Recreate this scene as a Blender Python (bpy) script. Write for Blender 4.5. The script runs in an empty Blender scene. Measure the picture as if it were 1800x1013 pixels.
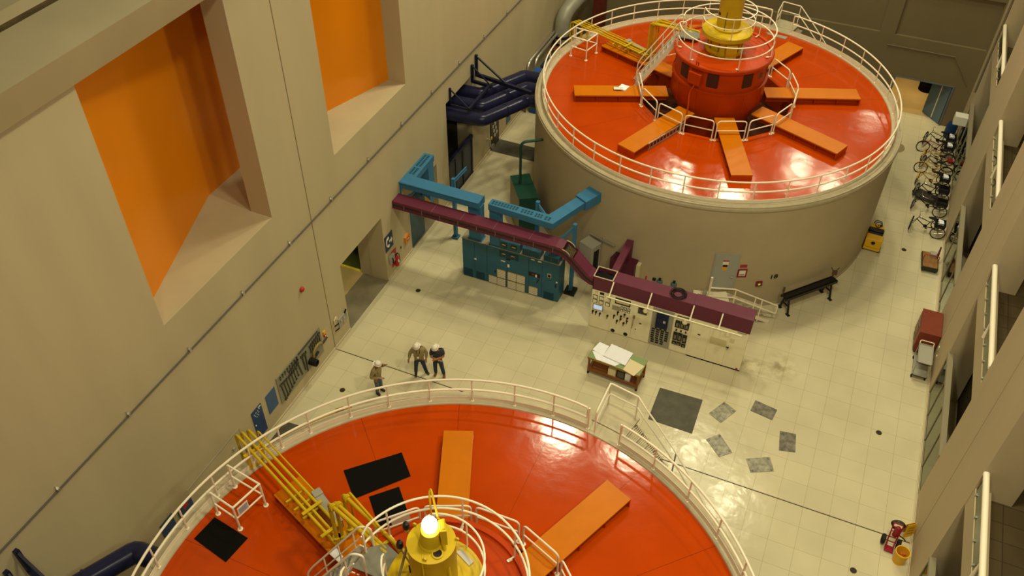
import bpy, bmesh, math, random
from mathutils import Vector, Matrix
random.seed(7)
R = math.radians
PI = math.pi
scene = bpy.context.scene
COL = scene.collection

# ---------------------------------------------------------------- camera
CAM = (15.7558, -6.0538, 26.0516)
YAW, PITCH, ROLL, FPX = -0.396037, 0.754683, 0.009662, 1557.094
cd = bpy.data.cameras.new('camera')
cam = bpy.data.objects.new('camera', cd)
COL.objects.link(cam)
cd.sensor_width = 36.0
cd.lens = FPX / 1800 * 36.0
cd.clip_end = 300
fw = Vector((math.sin(YAW) * math.cos(PITCH), math.cos(YAW) * math.cos(PITCH), -math.sin(PITCH)))
rt = Vector((math.cos(YAW), -math.sin(YAW), 0))
up = rt.cross(fw)
r2 = math.cos(ROLL) * rt + math.sin(ROLL) * up
u2 = -math.sin(ROLL) * rt + math.cos(ROLL) * up
cam.matrix_world = Matrix(((r2.x, u2.x, -fw.x, CAM[0]), (r2.y, u2.y, -fw.y, CAM[1]), (r2.z, u2.z, -fw.z, CAM[2]), (0, 0, 0, 1)))
scene.camera = cam

# ---------------------------------------------------------------- world, lights, exposure
scene.view_settings.view_transform = 'Standard'
scene.view_settings.look = 'None'
scene.view_settings.gamma = 1.0
scene.view_settings.use_curve_mapping = False
scene.view_settings.exposure = 0.0
w = bpy.data.worlds.new('hall_ambient')
scene.world = w
w.use_nodes = True
w.node_tree.nodes['Background'].inputs[0].default_value = (1.0, 0.84, 0.46, 1)
w.node_tree.nodes['Background'].inputs[1].default_value = 0.062

LAMP_COL = (1.0, 0.93, 0.60)
LAMP_GAIN = 0.265
LAMPS = [  # x, y, z, watts, size
    (16.0, 33.0, 28.5, 4400, 1.5), (12.7, 36.0, 28.5, 4400, 1.5),
    (9.7, 27.2, 28.5, 5200, 1.7), (5.4, 26.4, 28.5, 5200, 1.7),
    (5.5, 54.5, 28.5, 4600, 1.7), (9.8, 54.0, 28.5, 4600, 1.7), (14.2, 60.5, 28.5, 2200, 1.6), (17.0, 58.5, 28.5, 2200, 1.6),
    (19.2, 73.5, 28.5, 1800, 1.6),
    (12.0, 7.0, 28.5, 4500, 1.8), (19.3, 9.0, 26.0, 6000, 1.8), (11.5, -7.0, 28.5, 2800, 1.8), (19.3, -4.0, 26.0, 6000, 1.8),  # unseen fill lamps, added to light the near end of the hall
]
for i, (x, y, z, p, s) in enumerate(LAMPS):
    l = bpy.data.lights.new('hall_lamp', 'AREA')
    l.shape = "DISK"; l.size = s; l.energy = p * LAMP_GAIN; l.color = LAMP_COL
    o = bpy.data.objects.new('hall_lamp', l); COL.objects.link(o); o.location = (x, y, z)


def local_lamp(name, loc, power, size, col=(1.0, 0.8, 0.45), sx=None):
    l = bpy.data.lights.new(name, 'AREA'); l.shape = 'SQUARE'; l.size = size; l.energy = power; l.color = col
    o = bpy.data.objects.new(name, l); COL.objects.link(o); o.location = loc
    return o


local_lamp('side_room_lamp', (-3.6, 18.6, 3.3), 26, 0.8, (1.0, 0.9, 0.35))
local_lamp('end_room_lamp', (19.2, 43.0, 3.6), 95, 1.2, (1.0, 0.75, 0.35))

# ---------------------------------------------------------------- materials
MATS = {}


def mat(name, col, rough=0.6, metal=0.0, var=0.0, scale=3.0, emit=None, spec=None, streak=False):
    if name in MATS:
        return MATS[name]
    m = bpy.data.materials.new(name)
    m.use_nodes = True
    nt = m.node_tree
    b = nt.nodes['Principled BSDF']
    b.inputs['Base Color'].default_value = (*col, 1)
    b.inputs['Roughness'].default_value = rough
    b.inputs['Metallic'].default_value = metal
    spec = 0.22 if spec is None else spec
    if spec is not None:
        b.inputs['Specular IOR Level'].default_value = spec
    if emit:
        b.inputs['Emission Color'].default_value = (*emit[0], 1)
        b.inputs['Emission Strength'].default_value = emit[1]
    if var > 0:
        tc = nt.nodes.new('ShaderNodeTexCoord')
        mp = nt.nodes.new('ShaderNodeMapping')
        if streak:
            mp.inputs['Scale'].default_value = (1, 1, 0.22)
        n = nt.nodes.new('ShaderNodeTexNoise')
        n.inputs['Scale'].default_value = scale
        n.inputs['Detail'].default_value = 5
        rp = nt.nodes.new('ShaderNodeMapRange')
        rp.inputs['From Min'].default_value = 0.3
        rp.inputs['From Max'].default_value = 0.7
        rp.inputs['To Min'].default_value = 1 - var
        rp.inputs['To Max'].default_value = 1 + var
        mx = nt.nodes.new('ShaderNodeVectorMath'); mx.operation = 'SCALE'
        mx.inputs[0].default_value = col
        nt.links.new(tc.outputs['Object'], mp.inputs['Vector'])
        nt.links.new(mp.outputs[0], n.inputs['Vector'])
        nt.links.new(n.outputs['Fac'], rp.inputs['Value'])
        nt.links.new(rp.outputs[0], mx.inputs['Scale'])
        nt.links.new(mx.outputs[0], b.inputs['Base Color'])
    MATS[name] = m
    return m


WALL = mat('painted_concrete', (0.49, 0.40, 0.247), 0.75, var=0.05, scale=0.7, streak=True)
PIER = mat('pier_concrete', (0.47, 0.375, 0.245), 0.75, var=0.05, scale=0.7, streak=True)
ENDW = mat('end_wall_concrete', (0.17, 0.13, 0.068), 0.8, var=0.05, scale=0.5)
CURB = mat('curb_concrete', (0.47, 0.40, 0.27), 0.7, var=0.08, scale=3)
BARREL = mat('barrel_paint', (0.45, 0.365, 0.235), 0.5, var=0.04, scale=0.8)
PINKW = mat('cream_enamel', (0.86, 0.76, 0.60), 0.35)
DECK = mat('orange_red_enamel', (0.47, 0.049, 0.0005), 0.12, var=0.08, scale=0.8, spec=0.36)
RED = mat('deep_red_enamel', (0.46, 0.045, 0.002), 0.35, var=0.06, scale=1.5, spec=0.15)
BEAM = mat('orange_beam_enamel', (0.56, 0.15, 0.001), 0.33, var=0.05, scale=1.5, spec=0.12)
PITM = mat('dark_red_steel', (0.085, 0.022, 0.010), 0.7, var=0.3, scale=2, spec=0.05)
ORANGEWALL = mat('orange_wall_gloss', (0.76, 0.23, 0.003), 0.22, var=0.04, scale=0.5, spec=0.4)
YEL = mat('yellow_enamel', (0.58, 0.385, 0.012), 0.38, var=0.06, scale=3)
YEL2 = mat('yellow_plastic', (0.75, 0.42, 0.02), 0.4)
BLACK = mat('black_rubber', (0.006, 0.0055, 0.005), 0.9, spec=0.05)
BLACKG = mat('black_gloss', (0.015, 0.014, 0.013), 0.35)
DGREY = mat('dark_grey_rubber', (0.10, 0.092, 0.068), 0.7, var=0.18, scale=3)
GRATE = mat('dark_floor_steel', (0.085, 0.075, 0.055), 0.55, var=0.2, scale=4)
GREY = mat('grey_steel', (0.34, 0.32, 0.26), 0.45, 0.2, var=0.06)
GREYP = mat('grey_paint', (0.36, 0.34, 0.28), 0.45)
STEEL = mat('worn_steel', (0.24, 0.22, 0.17), 0.45, 0.45, var=0.4, scale=6)
TOOLM = mat('tool_steel', (0.075, 0.065, 0.055), 0.5, 0.5, var=0.3, scale=20)
ZINC = mat('zinc_pipe', (0.5, 0.47, 0.40), 0.35, 0.7)
TEALCAB = mat('teal_blue_enamel', (0.030, 0.118, 0.190), 0.4, var=0.05, scale=2)
TEALDK = mat('teal_louvre', (0.014, 0.060, 0.10), 0.55)
CABTOP = mat('cabinet_top_grey', (0.33, 0.29, 0.21), 0.6)
DUCT = mat('duct_blue_enamel', (0.042, 0.170, 0.33), 0.4, var=0.05, scale=2)
DUCTDK = mat('duct_blue_dark', (0.012, 0.06, 0.09), 0.5)
NAVY = mat('navy_enamel', (0.014, 0.015, 0.046), 0.25, var=0.08, scale=2)
NAVYF = mat('navy_frame', (0.010, 0.012, 0.035), 0.4)
PANELBLUE = mat('panel_blue', (0.045, 0.10, 0.22), 0.45, var=0.05)
GREEN = mat('green_enamel', (0.012, 0.060, 0.042), 0.4, var=0.05)
MAROON = mat('maroon_enamel', (0.135, 0.026, 0.052), 0.42, var=0.06, scale=2)
MAROOND = mat('maroon_dark', (0.085, 0.014, 0.034), 0.45)
WHITECAB = mat('cream_cabinet', (0.90, 0.82, 0.58), 0.42, var=0.03)
CREAM2 = mat('cream_label', (0.66, 0.57, 0.34), 0.5)
PAPER = mat('white_paper', (0.86, 0.85, 0.92), 0.8, var=0.03, scale=8)
CREAMP = mat('cream_paper', (0.72, 0.60, 0.38), 0.8)
GREENTOP = mat('green_table_top', (0.22, 0.30, 0.12), 0.5)
BROWN = mat('brown_wood', (0.22, 0.085, 0.025), 0.5, var=0.15, scale=6)
WOOD = mat('plain_wood', (0.28, 0.13, 0.04), 0.6, var=0.2, scale=6)
REDP = mat('red_paint', (0.45, 0.02, 0.02), 0.4)
SIGNRED = mat('sign_red', (0.40, 0.03, 0.035), 0.5)
WHITE = mat('white_paint', (0.80, 0.76, 0.66), 0.45)
SKIN = mat('skin', (0.38, 0.17, 0.09), 0.6)
JACKET = mat('tan_jacket', (0.30, 0.23, 0.105), 0.85, var=0.12, scale=8)
JEANS = mat('dark_jeans', (0.035, 0.045, 0.075), 0.85, var=0.2, scale=10)
JEANS2 = mat('faded_jeans', (0.11, 0.13, 0.17), 0.85, var=0.2, scale=10)
NAVYSHIRT = mat('charcoal_shirt', (0.045, 0.045, 0.055), 0.85)
BOOTBLK = mat('black_boot', (0.02, 0.018, 0.016), 0.5)
BOOTBRN = mat('brown_boot', (0.22, 0.07, 0.025), 0.55)
HAT = mat('white_hat', (0.82, 0.76, 0.66), 0.3)
DARK = mat('shaded_interior', (0.035, 0.028, 0.018), 0.8)  # shade of unlit depth put into the colour
TILEB = mat('brown_tile', (0.16, 0.11, 0.05), 0.55)


def tile_nodes(m):
    nt = m.node_tree; b = nt.nodes['Principled BSDF']
    tc = nt.nodes.new('ShaderNodeTexCoord'); br = nt.nodes.new('ShaderNodeTexBrick'); br.offset = 0
    br.inputs['Scale'].default_value = 1.0; br.inputs['Brick Width'].default_value = 0.6; br.inputs['Row Height'].default_value = 0.6
    br.inputs['Color1'].default_value = (0.065, 0.044, 0.018, 1); br.inputs['Color2'].default_value = (0.08, 0.054, 0.024, 1)
    br.inputs['Mortar'].default_value = (0.03, 0.021, 0.01, 1); br.inputs['Mortar Size'].default_value = 0.012
    nt.links.new(tc.outputs['Object'], br.inputs['Vector']); nt.links.new(br.outputs['Color'], b.inputs['Base Color'])


tile_nodes(TILEB)
SCREEN = mat('lit_screen', (0.35, 0.42, 0.5), 0.3, emit=((0.65, 0.78, 0.95), 0.55))
AMBER = mat('amber_light', (0.8, 0.3, 0.05), 0.4, emit=((1.0, 0.35, 0.06), 1.2))
GLOBE = mat('lit_globe', (0.9, 0.9, 0.85), 0.3, emit=((1.0, 0.92, 0.85), 9.0))
TYRE = mat('tyre', (0.018, 0.016, 0.014), 0.7)
CHROME = mat('chrome', (0.6, 0.57, 0.5), 0.2, 0.9)
REDCAB = mat('red_brown_cabinet', (0.20, 0.040, 0.020), 0.45, var=0.06)
ORANGESIGN = mat('orange_box', (0.62, 0.24, 0.035), 0.5)
TAPE = mat('yellow_floor_line', (0.78, 0.62, 0.03), 0.5)
GREENFLOOR = mat('green_floor', (0.07, 0.09, 0.022), 0.35, var=0.15, scale=1.0)
TANFLOOR = mat('tan_floor', (0.50, 0.36, 0.16), 0.4, var=0.12, scale=0.8)
OLDFLOOR = mat('worn_concrete_floor', (0.20, 0.165, 0.105), 0.5, var=0.25, scale=1.2)
MAGENTA = mat('bike_red', (0.12, 0.012, 0.03), 0.35)
BIKEYEL = mat('bike_yellow', (0.50, 0.26, 0.02), 0.35)
FILTER = mat('filter_media', (0.55, 0.49, 0.37), 0.8)


def filter_nodes(m):
    nt = m.node_tree; b = nt.nodes['Principled BSDF']
    tc = nt.nodes.new('ShaderNodeTexCoord')
    mp = nt.nodes.new('ShaderNodeMapping'); mp.inputs['Rotation'].default_value = (0, R(45), 0); mp.inputs['Scale'].default_value = (1, 0, 1)
    ch = nt.nodes.new('ShaderNodeTexBrick')
    ch.inputs['Scale'].default_value = 9.0; ch.offset = 0
    ch.inputs['Color1'].default_value = (0.52, 0.47, 0.36, 1); ch.inputs['Color2'].default_value = (0.58, 0.52, 0.40, 1)
    ch.inputs['Mortar'].default_value = (0.78, 0.72, 0.60, 1); ch.inputs['Mortar Size'].default_value = 0.07
    ch.inputs['Brick Width'].default_value = 0.9; ch.inputs['Row Height'].default_value = 0.9
    sp = nt.nodes.new('ShaderNodeSeparateXYZ'); cb = nt.nodes.new('ShaderNodeCombineXYZ')
    nt.links.new(tc.outputs['Object'], mp.inputs[0]); nt.links.new(mp.outputs[0], sp.inputs[0])
    nt.links.new(sp.outputs['X'], cb.inputs['X']); nt.links.new(sp.outputs['Z'], cb.inputs['Y'])
    nt.links.new(cb.outputs[0], ch.inputs['Vector']); nt.links.new(ch.outputs['Color'], b.inputs['Base Color'])


filter_nodes(FILTER)


def floor_material():
    m = bpy.data.materials.new('polished_vinyl_tile'); m.use_nodes = True
    nt = m.node_tree; b = nt.nodes['Principled BSDF']; L = nt.links.new
    tc = nt.nodes.new('ShaderNodeTexCoord')
    br = nt.nodes.new('ShaderNodeTexBrick')
    br.offset = 0; br.squash = 1
    br.inputs['Scale'].default_value = 1.0
    br.inputs['Brick Width'].default_value = 0.873; br.inputs['Row Height'].default_value = 0.873
    br.inputs['Mortar Size'].default_value = 0.0075; br.inputs['Mortar Smooth'].default_value = 0.2
    br.inputs['Color1'].default_value = (0.60, 0.53, 0.355, 1); br.inputs['Color2'].default_value = (0.635, 0.56, 0.375, 1)
    br.inputs['Mortar'].default_value = (0.44, 0.37, 0.22, 1)
    mp = nt.nodes.new('ShaderNodeMapping'); mp.inputs['Location'].default_value = (-0.107, -0.37, 0)
    L(tc.outputs['Object'], mp.inputs[0]); L(mp.outputs[0], br.inputs['Vector'])
    n = nt.nodes.new('ShaderNodeTexNoise'); n.inputs['Scale'].default_value = 0.55; n.inputs['Detail'].default_value = 6
    L(tc.outputs['Object'], n.inputs['Vector'])
    rp = nt.nodes.new('ShaderNodeMapRange'); rp.inputs['From Min'].default_value = 0.3; rp.inputs['From Max'].default_value = 0.7
    rp.inputs['To Min'].default_value = 0.92; rp.inputs['To Max'].default_value = 1.05
    L(n.outputs['Fac'], rp.inputs['Value'])
    sc = nt.nodes.new('ShaderNodeVectorMath'); sc.operation = 'SCALE'
    L(br.outputs['Color'], sc.inputs[0]); L(rp.outputs[0], sc.inputs['Scale'])
    last = sc.outputs[0]
    n2 = nt.nodes.new('ShaderNodeTexNoise'); n2.inputs['Scale'].default_value = 2.6; n2.inputs['Detail'].default_value = 4
    L(tc.outputs['Object'], n2.inputs['Vector'])
    for (x, y, rad, amt) in ((15.35, 19.1, 0.85, 0.75), (16.5, 19.5, 0.85, 0.7), (15.9, 18.5, 0.6, 0.35), (2.6, 17.6, 1.2, 0.10), (16.5, 20.4, 1.2, 0.12)):
        d = nt.nodes.new('ShaderNodeVectorMath'); d.operation = 'DISTANCE'; d.inputs[1].default_value = (x, y, 0)
        L(tc.outputs['Object'], d.inputs[0])
        r1 = nt.nodes.new('ShaderNodeMapRange'); r1.inputs['From Min'].default_value = rad; r1.inputs['From Max'].default_value = 0.1
        r1.inputs['To Min'].default_value = 0; r1.inputs['To Max'].default_value = 1
        L(d.outputs['Value'], r1.inputs['Value'])
        r3 = nt.nodes.new('ShaderNodeMapRange'); r3.inputs['From Min'].default_value = 0.42; r3.inputs['From Max'].default_value = 0.66
        r3.inputs['To Min'].default_value = 0; r3.inputs['To Max'].default_value = amt
        L(n2.outputs['Fac'], r3.inputs['Value'])
        mu = nt.nodes.new('ShaderNodeMath'); mu.operation = 'MULTIPLY'
        L(r1.outputs[0], mu.inputs[0]); L(r3.outputs[0], mu.inputs[1])
        mix = nt.nodes.new('ShaderNodeMix'); mix.data_type = 'RGBA'
        L(mu.outputs[0], mix.inputs['Factor']); L(last, mix.inputs['A']); mix.inputs['B'].default_value = (0.22, 0.17, 0.085, 1)
        last = mix.outputs['Result']
    L(last, b.inputs['Base Color'])
    r2_ = nt.nodes.new('ShaderNodeMapRange'); r2_.inputs['From Min'].default_value = 0.3; r2_.inputs['From Max'].default_value = 0.7
    b.inputs['Specular IOR Level'].default_value = 0.20
    r2_.inputs['To Min'].default_value = 0.12; r2_.inputs['To Max'].default_value = 0.20
    L(n2.outputs['Fac'], r2_.inputs['Value']); L(r2_.outputs[0], b.inputs['Roughness'])
    bp = nt.nodes.new('ShaderNodeBump'); bp.inputs['Strength'].default_value = 0.035; bp.inputs['Distance'].default_value = 0.4
    n3 = nt.nodes.new('ShaderNodeTexNoise'); n3.inputs['Scale'].default_value = 1.4; n3.inputs['Detail'].default_value = 3
    L(tc.outputs['Object'], n3.inputs['Vector']); L(n3.outputs['Fac'], bp.inputs['Height']); L(bp.outputs[0], b.inputs['Normal'])
    return m


FLOOR = floor_material()


def deck_nodes(m):
    """slightly uneven glossy paint over plate, with faint radial plate seams"""
    nt = m.node_tree; b = nt.nodes['Principled BSDF']; L = nt.links.new
    tc = nt.nodes.new('ShaderNodeTexCoord')
    n = nt.nodes.new('ShaderNodeTexNoise'); n.inputs['Scale'].default_value = 1.3; n.inputs['Detail'].default_value = 7
    bp = nt.nodes.new('ShaderNodeBump'); bp.inputs['Strength'].default_value = 0.06; bp.inputs['Distance'].default_value = 0.15
    sp = nt.nodes.new('ShaderNodeSeparateXYZ'); L(tc.outputs['Object'], sp.inputs[0]); L(tc.outputs['Object'], n.inputs['Vector'])
    at = nt.nodes.new('ShaderNodeMath'); at.operation = 'ARCTAN2'; L(sp.outputs['Y'], at.inputs[0]); L(sp.outputs['X'], at.inputs[1])
    mu = nt.nodes.new('ShaderNodeMath'); mu.operation = 'MULTIPLY'; mu.inputs[1].default_value = 8 / PI; L(at.outputs[0], mu.inputs[0])
    fr = nt.nodes.new('ShaderNodeMath'); fr.operation = 'PINGPONG'; fr.inputs[1].default_value = 0.5; L(mu.outputs[0], fr.inputs[0])
    lt = nt.nodes.new('ShaderNodeMath'); lt.operation = 'LESS_THAN'; lt.inputs[1].default_value = 0.0035; L(fr.outputs[0], lt.inputs[0])
    sb = nt.nodes.new('ShaderNodeMath'); sb.operation = 'SUBTRACT'; L(n.outputs['Fac'], sb.inputs[0])
    m3 = nt.nodes.new('ShaderNodeMath'); m3.operation = 'MULTIPLY'; m3.inputs[1].default_value = 0.25; L(lt.outputs[0], m3.inputs[0]); L(m3.outputs[0], sb.inputs[1])
    L(sb.outputs[0], bp.inputs['Height']); L(bp.outputs[0], b.inputs['Normal'])
    src = b.inputs['Base Color'].links[0].from_socket
    m4 = nt.nodes.new('ShaderNodeMapRange'); m4.inputs['To Min'].default_value = 1.0; m4.inputs['To Max'].default_value = 0.55; L(lt.outputs[0], m4.inputs['Value'])
    sc = nt.nodes.new('ShaderNodeVectorMath'); sc.operation = 'SCALE'; L(src, sc.inputs[0]); L(m4.outputs[0], sc.inputs['Scale']); L(sc.outputs[0], b.inputs['Base Color'])


deck_nodes(DECK)


def glass_material():
    m = bpy.data.materials.new('tinted_glass'); m.use_nodes = True
    nt = m.node_tree; L = nt.links.new
    for n in list(nt.nodes):
        nt.nodes.remove(n)
    out = nt.nodes.new('ShaderNodeOutputMaterial')
    tr = nt.nodes.new('ShaderNodeBsdfTransparent'); tr.inputs[0].default_value = (0.84, 0.86, 0.72, 1)
    gl = nt.nodes.new('ShaderNodeBsdfGlossy'); gl.inputs['Roughness'].default_value = 0.03; gl.inputs['Color'].default_value = (0.85, 0.88, 0.78, 1)
    fr = nt.nodes.new('ShaderNodeFresnel'); fr.inputs['IOR'].default_value = 1.6
    mx = nt.nodes.new('ShaderNodeMixShader')
    L(fr.outputs[0], mx.inputs[0]); L(tr.outputs[0], mx.inputs[1]); L(gl.outputs[0], mx.inputs[2]); L(mx.outputs[0], out.inputs[0])
    return m


GLASS = glass_material()


# ---------------------------------------------------------------- mesh building
class MB:
    """collects shapes into one mesh"""

    def __init__(self):
        self.v = []; self.f = []

    def add(self, verts, faces):
        k = len(self.v)
        self.v += [tuple(q) for q in verts]
        self.f += [tuple(i + k for i in f) for f in faces]
        return self

    def box(self, x0, x1, y0, y1, z0, z1, M=None):
        vs = [Vector((x, y, z)) for z in (z0, z1) for y in (y0, y1) for x in (x0, x1)]
        if M is not None:
            vs = [M @ q for q in vs]
        return self.add(vs, [(0, 2, 3, 1), (4, 5, 7, 6), (0, 1, 5, 4), (2, 6, 7, 3), (0, 4, 6, 2), (1, 3, 7, 5)])

    def obox(self, c, size, rz=0.0, rx=0.0, ry=0.0):
        M = Matrix.Translation(c) @ Matrix.Rotation(rz, 4, 'Z') @ Matrix.Rotation(ry, 4, 'Y') @ Matrix.Rotation(rx, 4, 'X')
        a, b, h = size[0] / 2, size[1] / 2, size[2] / 2
        return self.box(-a, a, -b, b, -h, h, M)

    def prism(self, poly, z0, z1):
        n = len(poly)
        ar = sum(poly[i][0] * poly[(i + 1) % n][1] - poly[(i + 1) % n][0] * poly[i][1] for i in range(n))
        if ar < 0:
            poly = poly[::-1]
        vs = [(p[0], p[1], z0) for p in poly] + [(p[0], p[1], z1) for p in poly]
        fs = [tuple(range(n - 1, -1, -1)), tuple(range(n, 2 * n))]
        for i in range(n):
            j = (i + 1) % n
            fs.append((i, j, n + j, n + i))
        return self.add(vs, fs)

    def extrude(self, poly3, d):
        """flat polygon of 3-D points, thickened by vector d"""
        n = len(poly3); d = Vector(d)
        vs = [Vector(p) for p in poly3] + [Vector(p) + d for p in poly3]
        fs = [tuple(range(n - 1, -1, -1)), tuple(range(n, 2 * n))]
        for i in range(n):
            j = (i + 1) % n
            fs.append((i, j, n + j, n + i))
        return self.add(vs, fs)

    def lathe(self, prof, seg=48, c=(0, 0), a0=0.0, a1=2 * PI, closed=False, M=None):
        full = abs(a1 - a0 - 2 * PI) < 1e-6
        k = seg if full else seg + 1
        vs = []
        for i in range(k):
            a = a0 + (a1 - a0) * i / seg
            for (r, z) in prof:
                vs.append((c[0] + r * math.cos(a), c[1] + r * math.sin(a), z))
        n = len(prof); fs = []
        for i in range(seg):
            j = (i + 1) % k
            for q in range(n if closed else n - 1):
                s = (q + 1) % n
                fs.append((i * n + q, j * n + q, j * n + s, i * n + s))
        if closed and not full:
            fs.append(tuple(range(n)))
            fs.append(tuple((k - 1) * n + q for q in range(n - 1, -1, -1)))
        if M is not None:
            vs = [M @ Vector(q) for q in vs]
        return self.add(vs, fs)

    def tube(self, pts, r, seg=8, closed=False, cap=True):
        pts = [Vector(p) for p in pts]
        n = len(pts)
        rr = r if isinstance(r, (list, tuple)) else [r] * n
        tans = []
        for i in range(n):
            if closed:
                t = pts[(i + 1) % n] - pts[i - 1]
            else:
                t = pts[min(i + 1, n - 1)] - pts[max(i - 1, 0)]
            tans.append(t.normalized())
        ref = Vector((0, 0, 1)) if abs(tans[0].z) < 0.9 else Vector((1, 0, 0))
        nrm = (ref - tans[0] * ref.dot(tans[0])).normalized()
        vs = []
        for i in range(n):
            t = tans[i]
            nrm = (nrm - t * nrm.dot(t))
            nrm = nrm.normalized() if nrm.length > 1e-6 else t.orthogonal().normalized()
            b = t.cross(nrm)
            for s in range(seg):
                a = 2 * PI * s / seg
                vs.append(pts[i] + (nrm * math.cos(a) + b * math.sin(a)) * rr[i])
        fs = []
        for i in range(n if closed else n - 1):
            j = (i + 1) % n
            for s in range(seg):
                q = (s + 1) % seg
                fs.append((i * seg + s, i * seg + q, j * seg + q, j * seg + s))
        if cap and not closed:
            fs.append(tuple(range(seg - 1, -1, -1)))
            fs.append(tuple((n - 1) * seg + s for s in range(seg)))
        return self.add(vs, fs)

    def cyl(self, p0, p1, r, seg=14):
        return self.tube([p0, p1], r, seg)

    def bar(self, p0, p1, wd, ht):
        """rectangular bar between two points (wd horizontal, ht the other way)"""
        p0 = Vector(p0); p1 = Vector(p1); t = (p1 - p0).normalized()
        ref = Vector((0, 0, 1)) if abs(t.z) < 0.97 else Vector((0, 1, 0))
        s = t.cross(ref).normalized(); u = s.cross(t)
        vs = []
        for p in (p0, p1):
            for a, b in ((-1, -1), (1, -1), (1, 1), (-1, 1)):
                vs.append(p + s * a * wd / 2 + u * b * ht / 2)
        return self.add(vs, [(0, 1, 2, 3), (7, 6, 5, 4), (0, 4, 5, 1), (1, 5, 6, 2), (2, 6, 7, 3), (3, 7, 4, 0)])

    def sphere(self, c, r, seg=14, rings=8, sz=1.0):
        prof = [(r * math.sin(PI * i / rings), c[2] - r * sz * math.cos(PI * i / rings)) for i in range(rings + 1)]
        prof[0] = (1e-4, prof[0][1]); prof[-1] = (1e-4, prof[-1][1])
        return self.lathe(prof, seg, (c[0], c[1]))


def fillet(pts, rad, n=5, closed=False):
    P = [Vector(p) for p in pts]; out = []
    m = len(P)
    for i in range(m):
        if not closed and i in (0, m - 1):
            out.append(P[i]); continue
        a = P[i - 1]; b = P[i]; c = P[(i + 1) % m]
        u = (a - b); v = (c - b)
        d = min(rad, u.length * 0.45, v.length * 0.45)
        p0 = b + u.normalized() * d; p1 = b + v.normalized() * d
        for k in range(n + 1):
            t = k / n
            out.append(p0 * (1 - t) ** 2 + b * 2 * t * (1 - t) + p1 * t * t)
    return out


def arc(cx, cy, r, a0, a1, z, n):
    return [(cx + r * math.cos(R(a0 + (a1 - a0) * i / n)), cy + r * math.sin(R(a0 + (a1 - a0) * i / n)), z) for i in range(n + 1)]


def link(name, mb, material, parent=None, bevel=0.0, world=False, smooth=35):
    me = bpy.data.meshes.new(name)
    vs = mb.v
    if parent is not None and world:
        root = parent
        while root.parent is not None:
            root = root.parent
        iv = root.matrix_basis.inverted()
        vs = [iv @ Vector(q) for q in vs]
    me.from_pydata([tuple(q) for q in vs], [], mb.f)
    bm = bmesh.new(); bm.from_mesh(me)
    bmesh.ops.recalc_face_normals(bm, faces=bm.faces[:])
    bm.to_mesh(me); bm.free()
    me.materials.append(material)
    me.shade_smooth()
    me.set_sharp_from_angle(angle=R(smooth))
    o = bpy.data.objects.new(name, me)
    COL.objects.link(o)
    if parent is not None:
        o.parent = parent
    if bevel > 0:
        md = o.modifiers.new('bevel', 'BEVEL'); md.width = bevel; md.segments = 2; md.limit_method = 'ANGLE'
    return o


def tag(o, label, cat, group=None, kind=None):
    o['label'] = label; o['category'] = cat
    if group: o['group'] = group
    if kind: o['kind'] = kind
    return o


def thing(name, label, cat, loc=(0, 0, 0), rz=0.0, group=None):
    o = bpy.data.objects.new(name, None); COL.objects.link(o)
    o.location = loc; o.rotation_euler = (0, 0, rz)
    o.matrix_basis = Matrix.Translation(loc) @ Matrix.Rotation(rz, 4, 'Z')
    o.empty_display_size = 0.1
    return tag(o, label, cat, group)


def struct(name, mb, m, smooth=35):
    o = link(name, mb, m, smooth=smooth); o['kind'] = 'structure'
    return o


def copy_tree(root):
    c = root.copy(); COL.objects.link(c)
    for ch in root.children:
        d = ch.copy(); COL.objects.link(d); d.parent = c
        for g in ch.children:
            e = g.copy(); COL.objects.link(e); e.parent = d
    return c


def text_mesh(body, size, extrude=0.004):
    cu = bpy.data.curves.new('text_curve', 'FONT'); cu.body = body; cu.size = size; cu.extrude = extrude; cu.offset = 0.006
    cu.align_x = 'CENTER'; cu.align_y = 'CENTER'
    o = bpy.data.objects.new('text_curve', cu); COL.objects.link(o)
    dg = bpy.context.evaluated_depsgraph_get()
    me = bpy.data.meshes.new_from_object(o.evaluated_get(dg))
    mb = MB(); mb.add([v.co.copy() for v in me.vertices], [tuple(p.vertices) for p in me.polygons])
    bpy.data.objects.remove(o); bpy.data.curves.remove(cu); bpy.data.meshes.remove(me)
    return mb


def xform(mb, M):
    mb.v = [tuple(M @ Vector(q)) for q in mb.v]
    return mb


# ================================================================ SETTING
WX = 21.976          # right wall plane
Y0, YE = -22.0, 40.4  # back end, far end wall

# floor (with lit side passages painted as separate floors)
fl = MB(); fl.box(0, 27.0, Y0, 41.0, -0.3, 0)
struct('floor', fl, FLOOR)
f2 = MB(); f2.box(-1.25, 0, 13.6, 23.6, -0.3, -0.004); f2.box(-1.25, 0, 23.8, 26.6, -0.3, -0.004)
struct('floor_passage', f2, OLDFLOOR)
f3 = MB(); f3.box(-7, -1.25, 17.88, 23.5, -0.3, -0.004)
struct('floor_side_room', f3, GREENFLOOR)
f3 = MB(); f3.box(-7, -1.25, 13.0, 17.88, -0.3, -0.004)
struct('floor_side_aisle', f3, TANFLOOR)
f4 = MB(); f4.box(12, 27, 41.0, 52, -0.3, -0.002)
struct('floor_end_room', f4, TANFLOOR)


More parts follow.
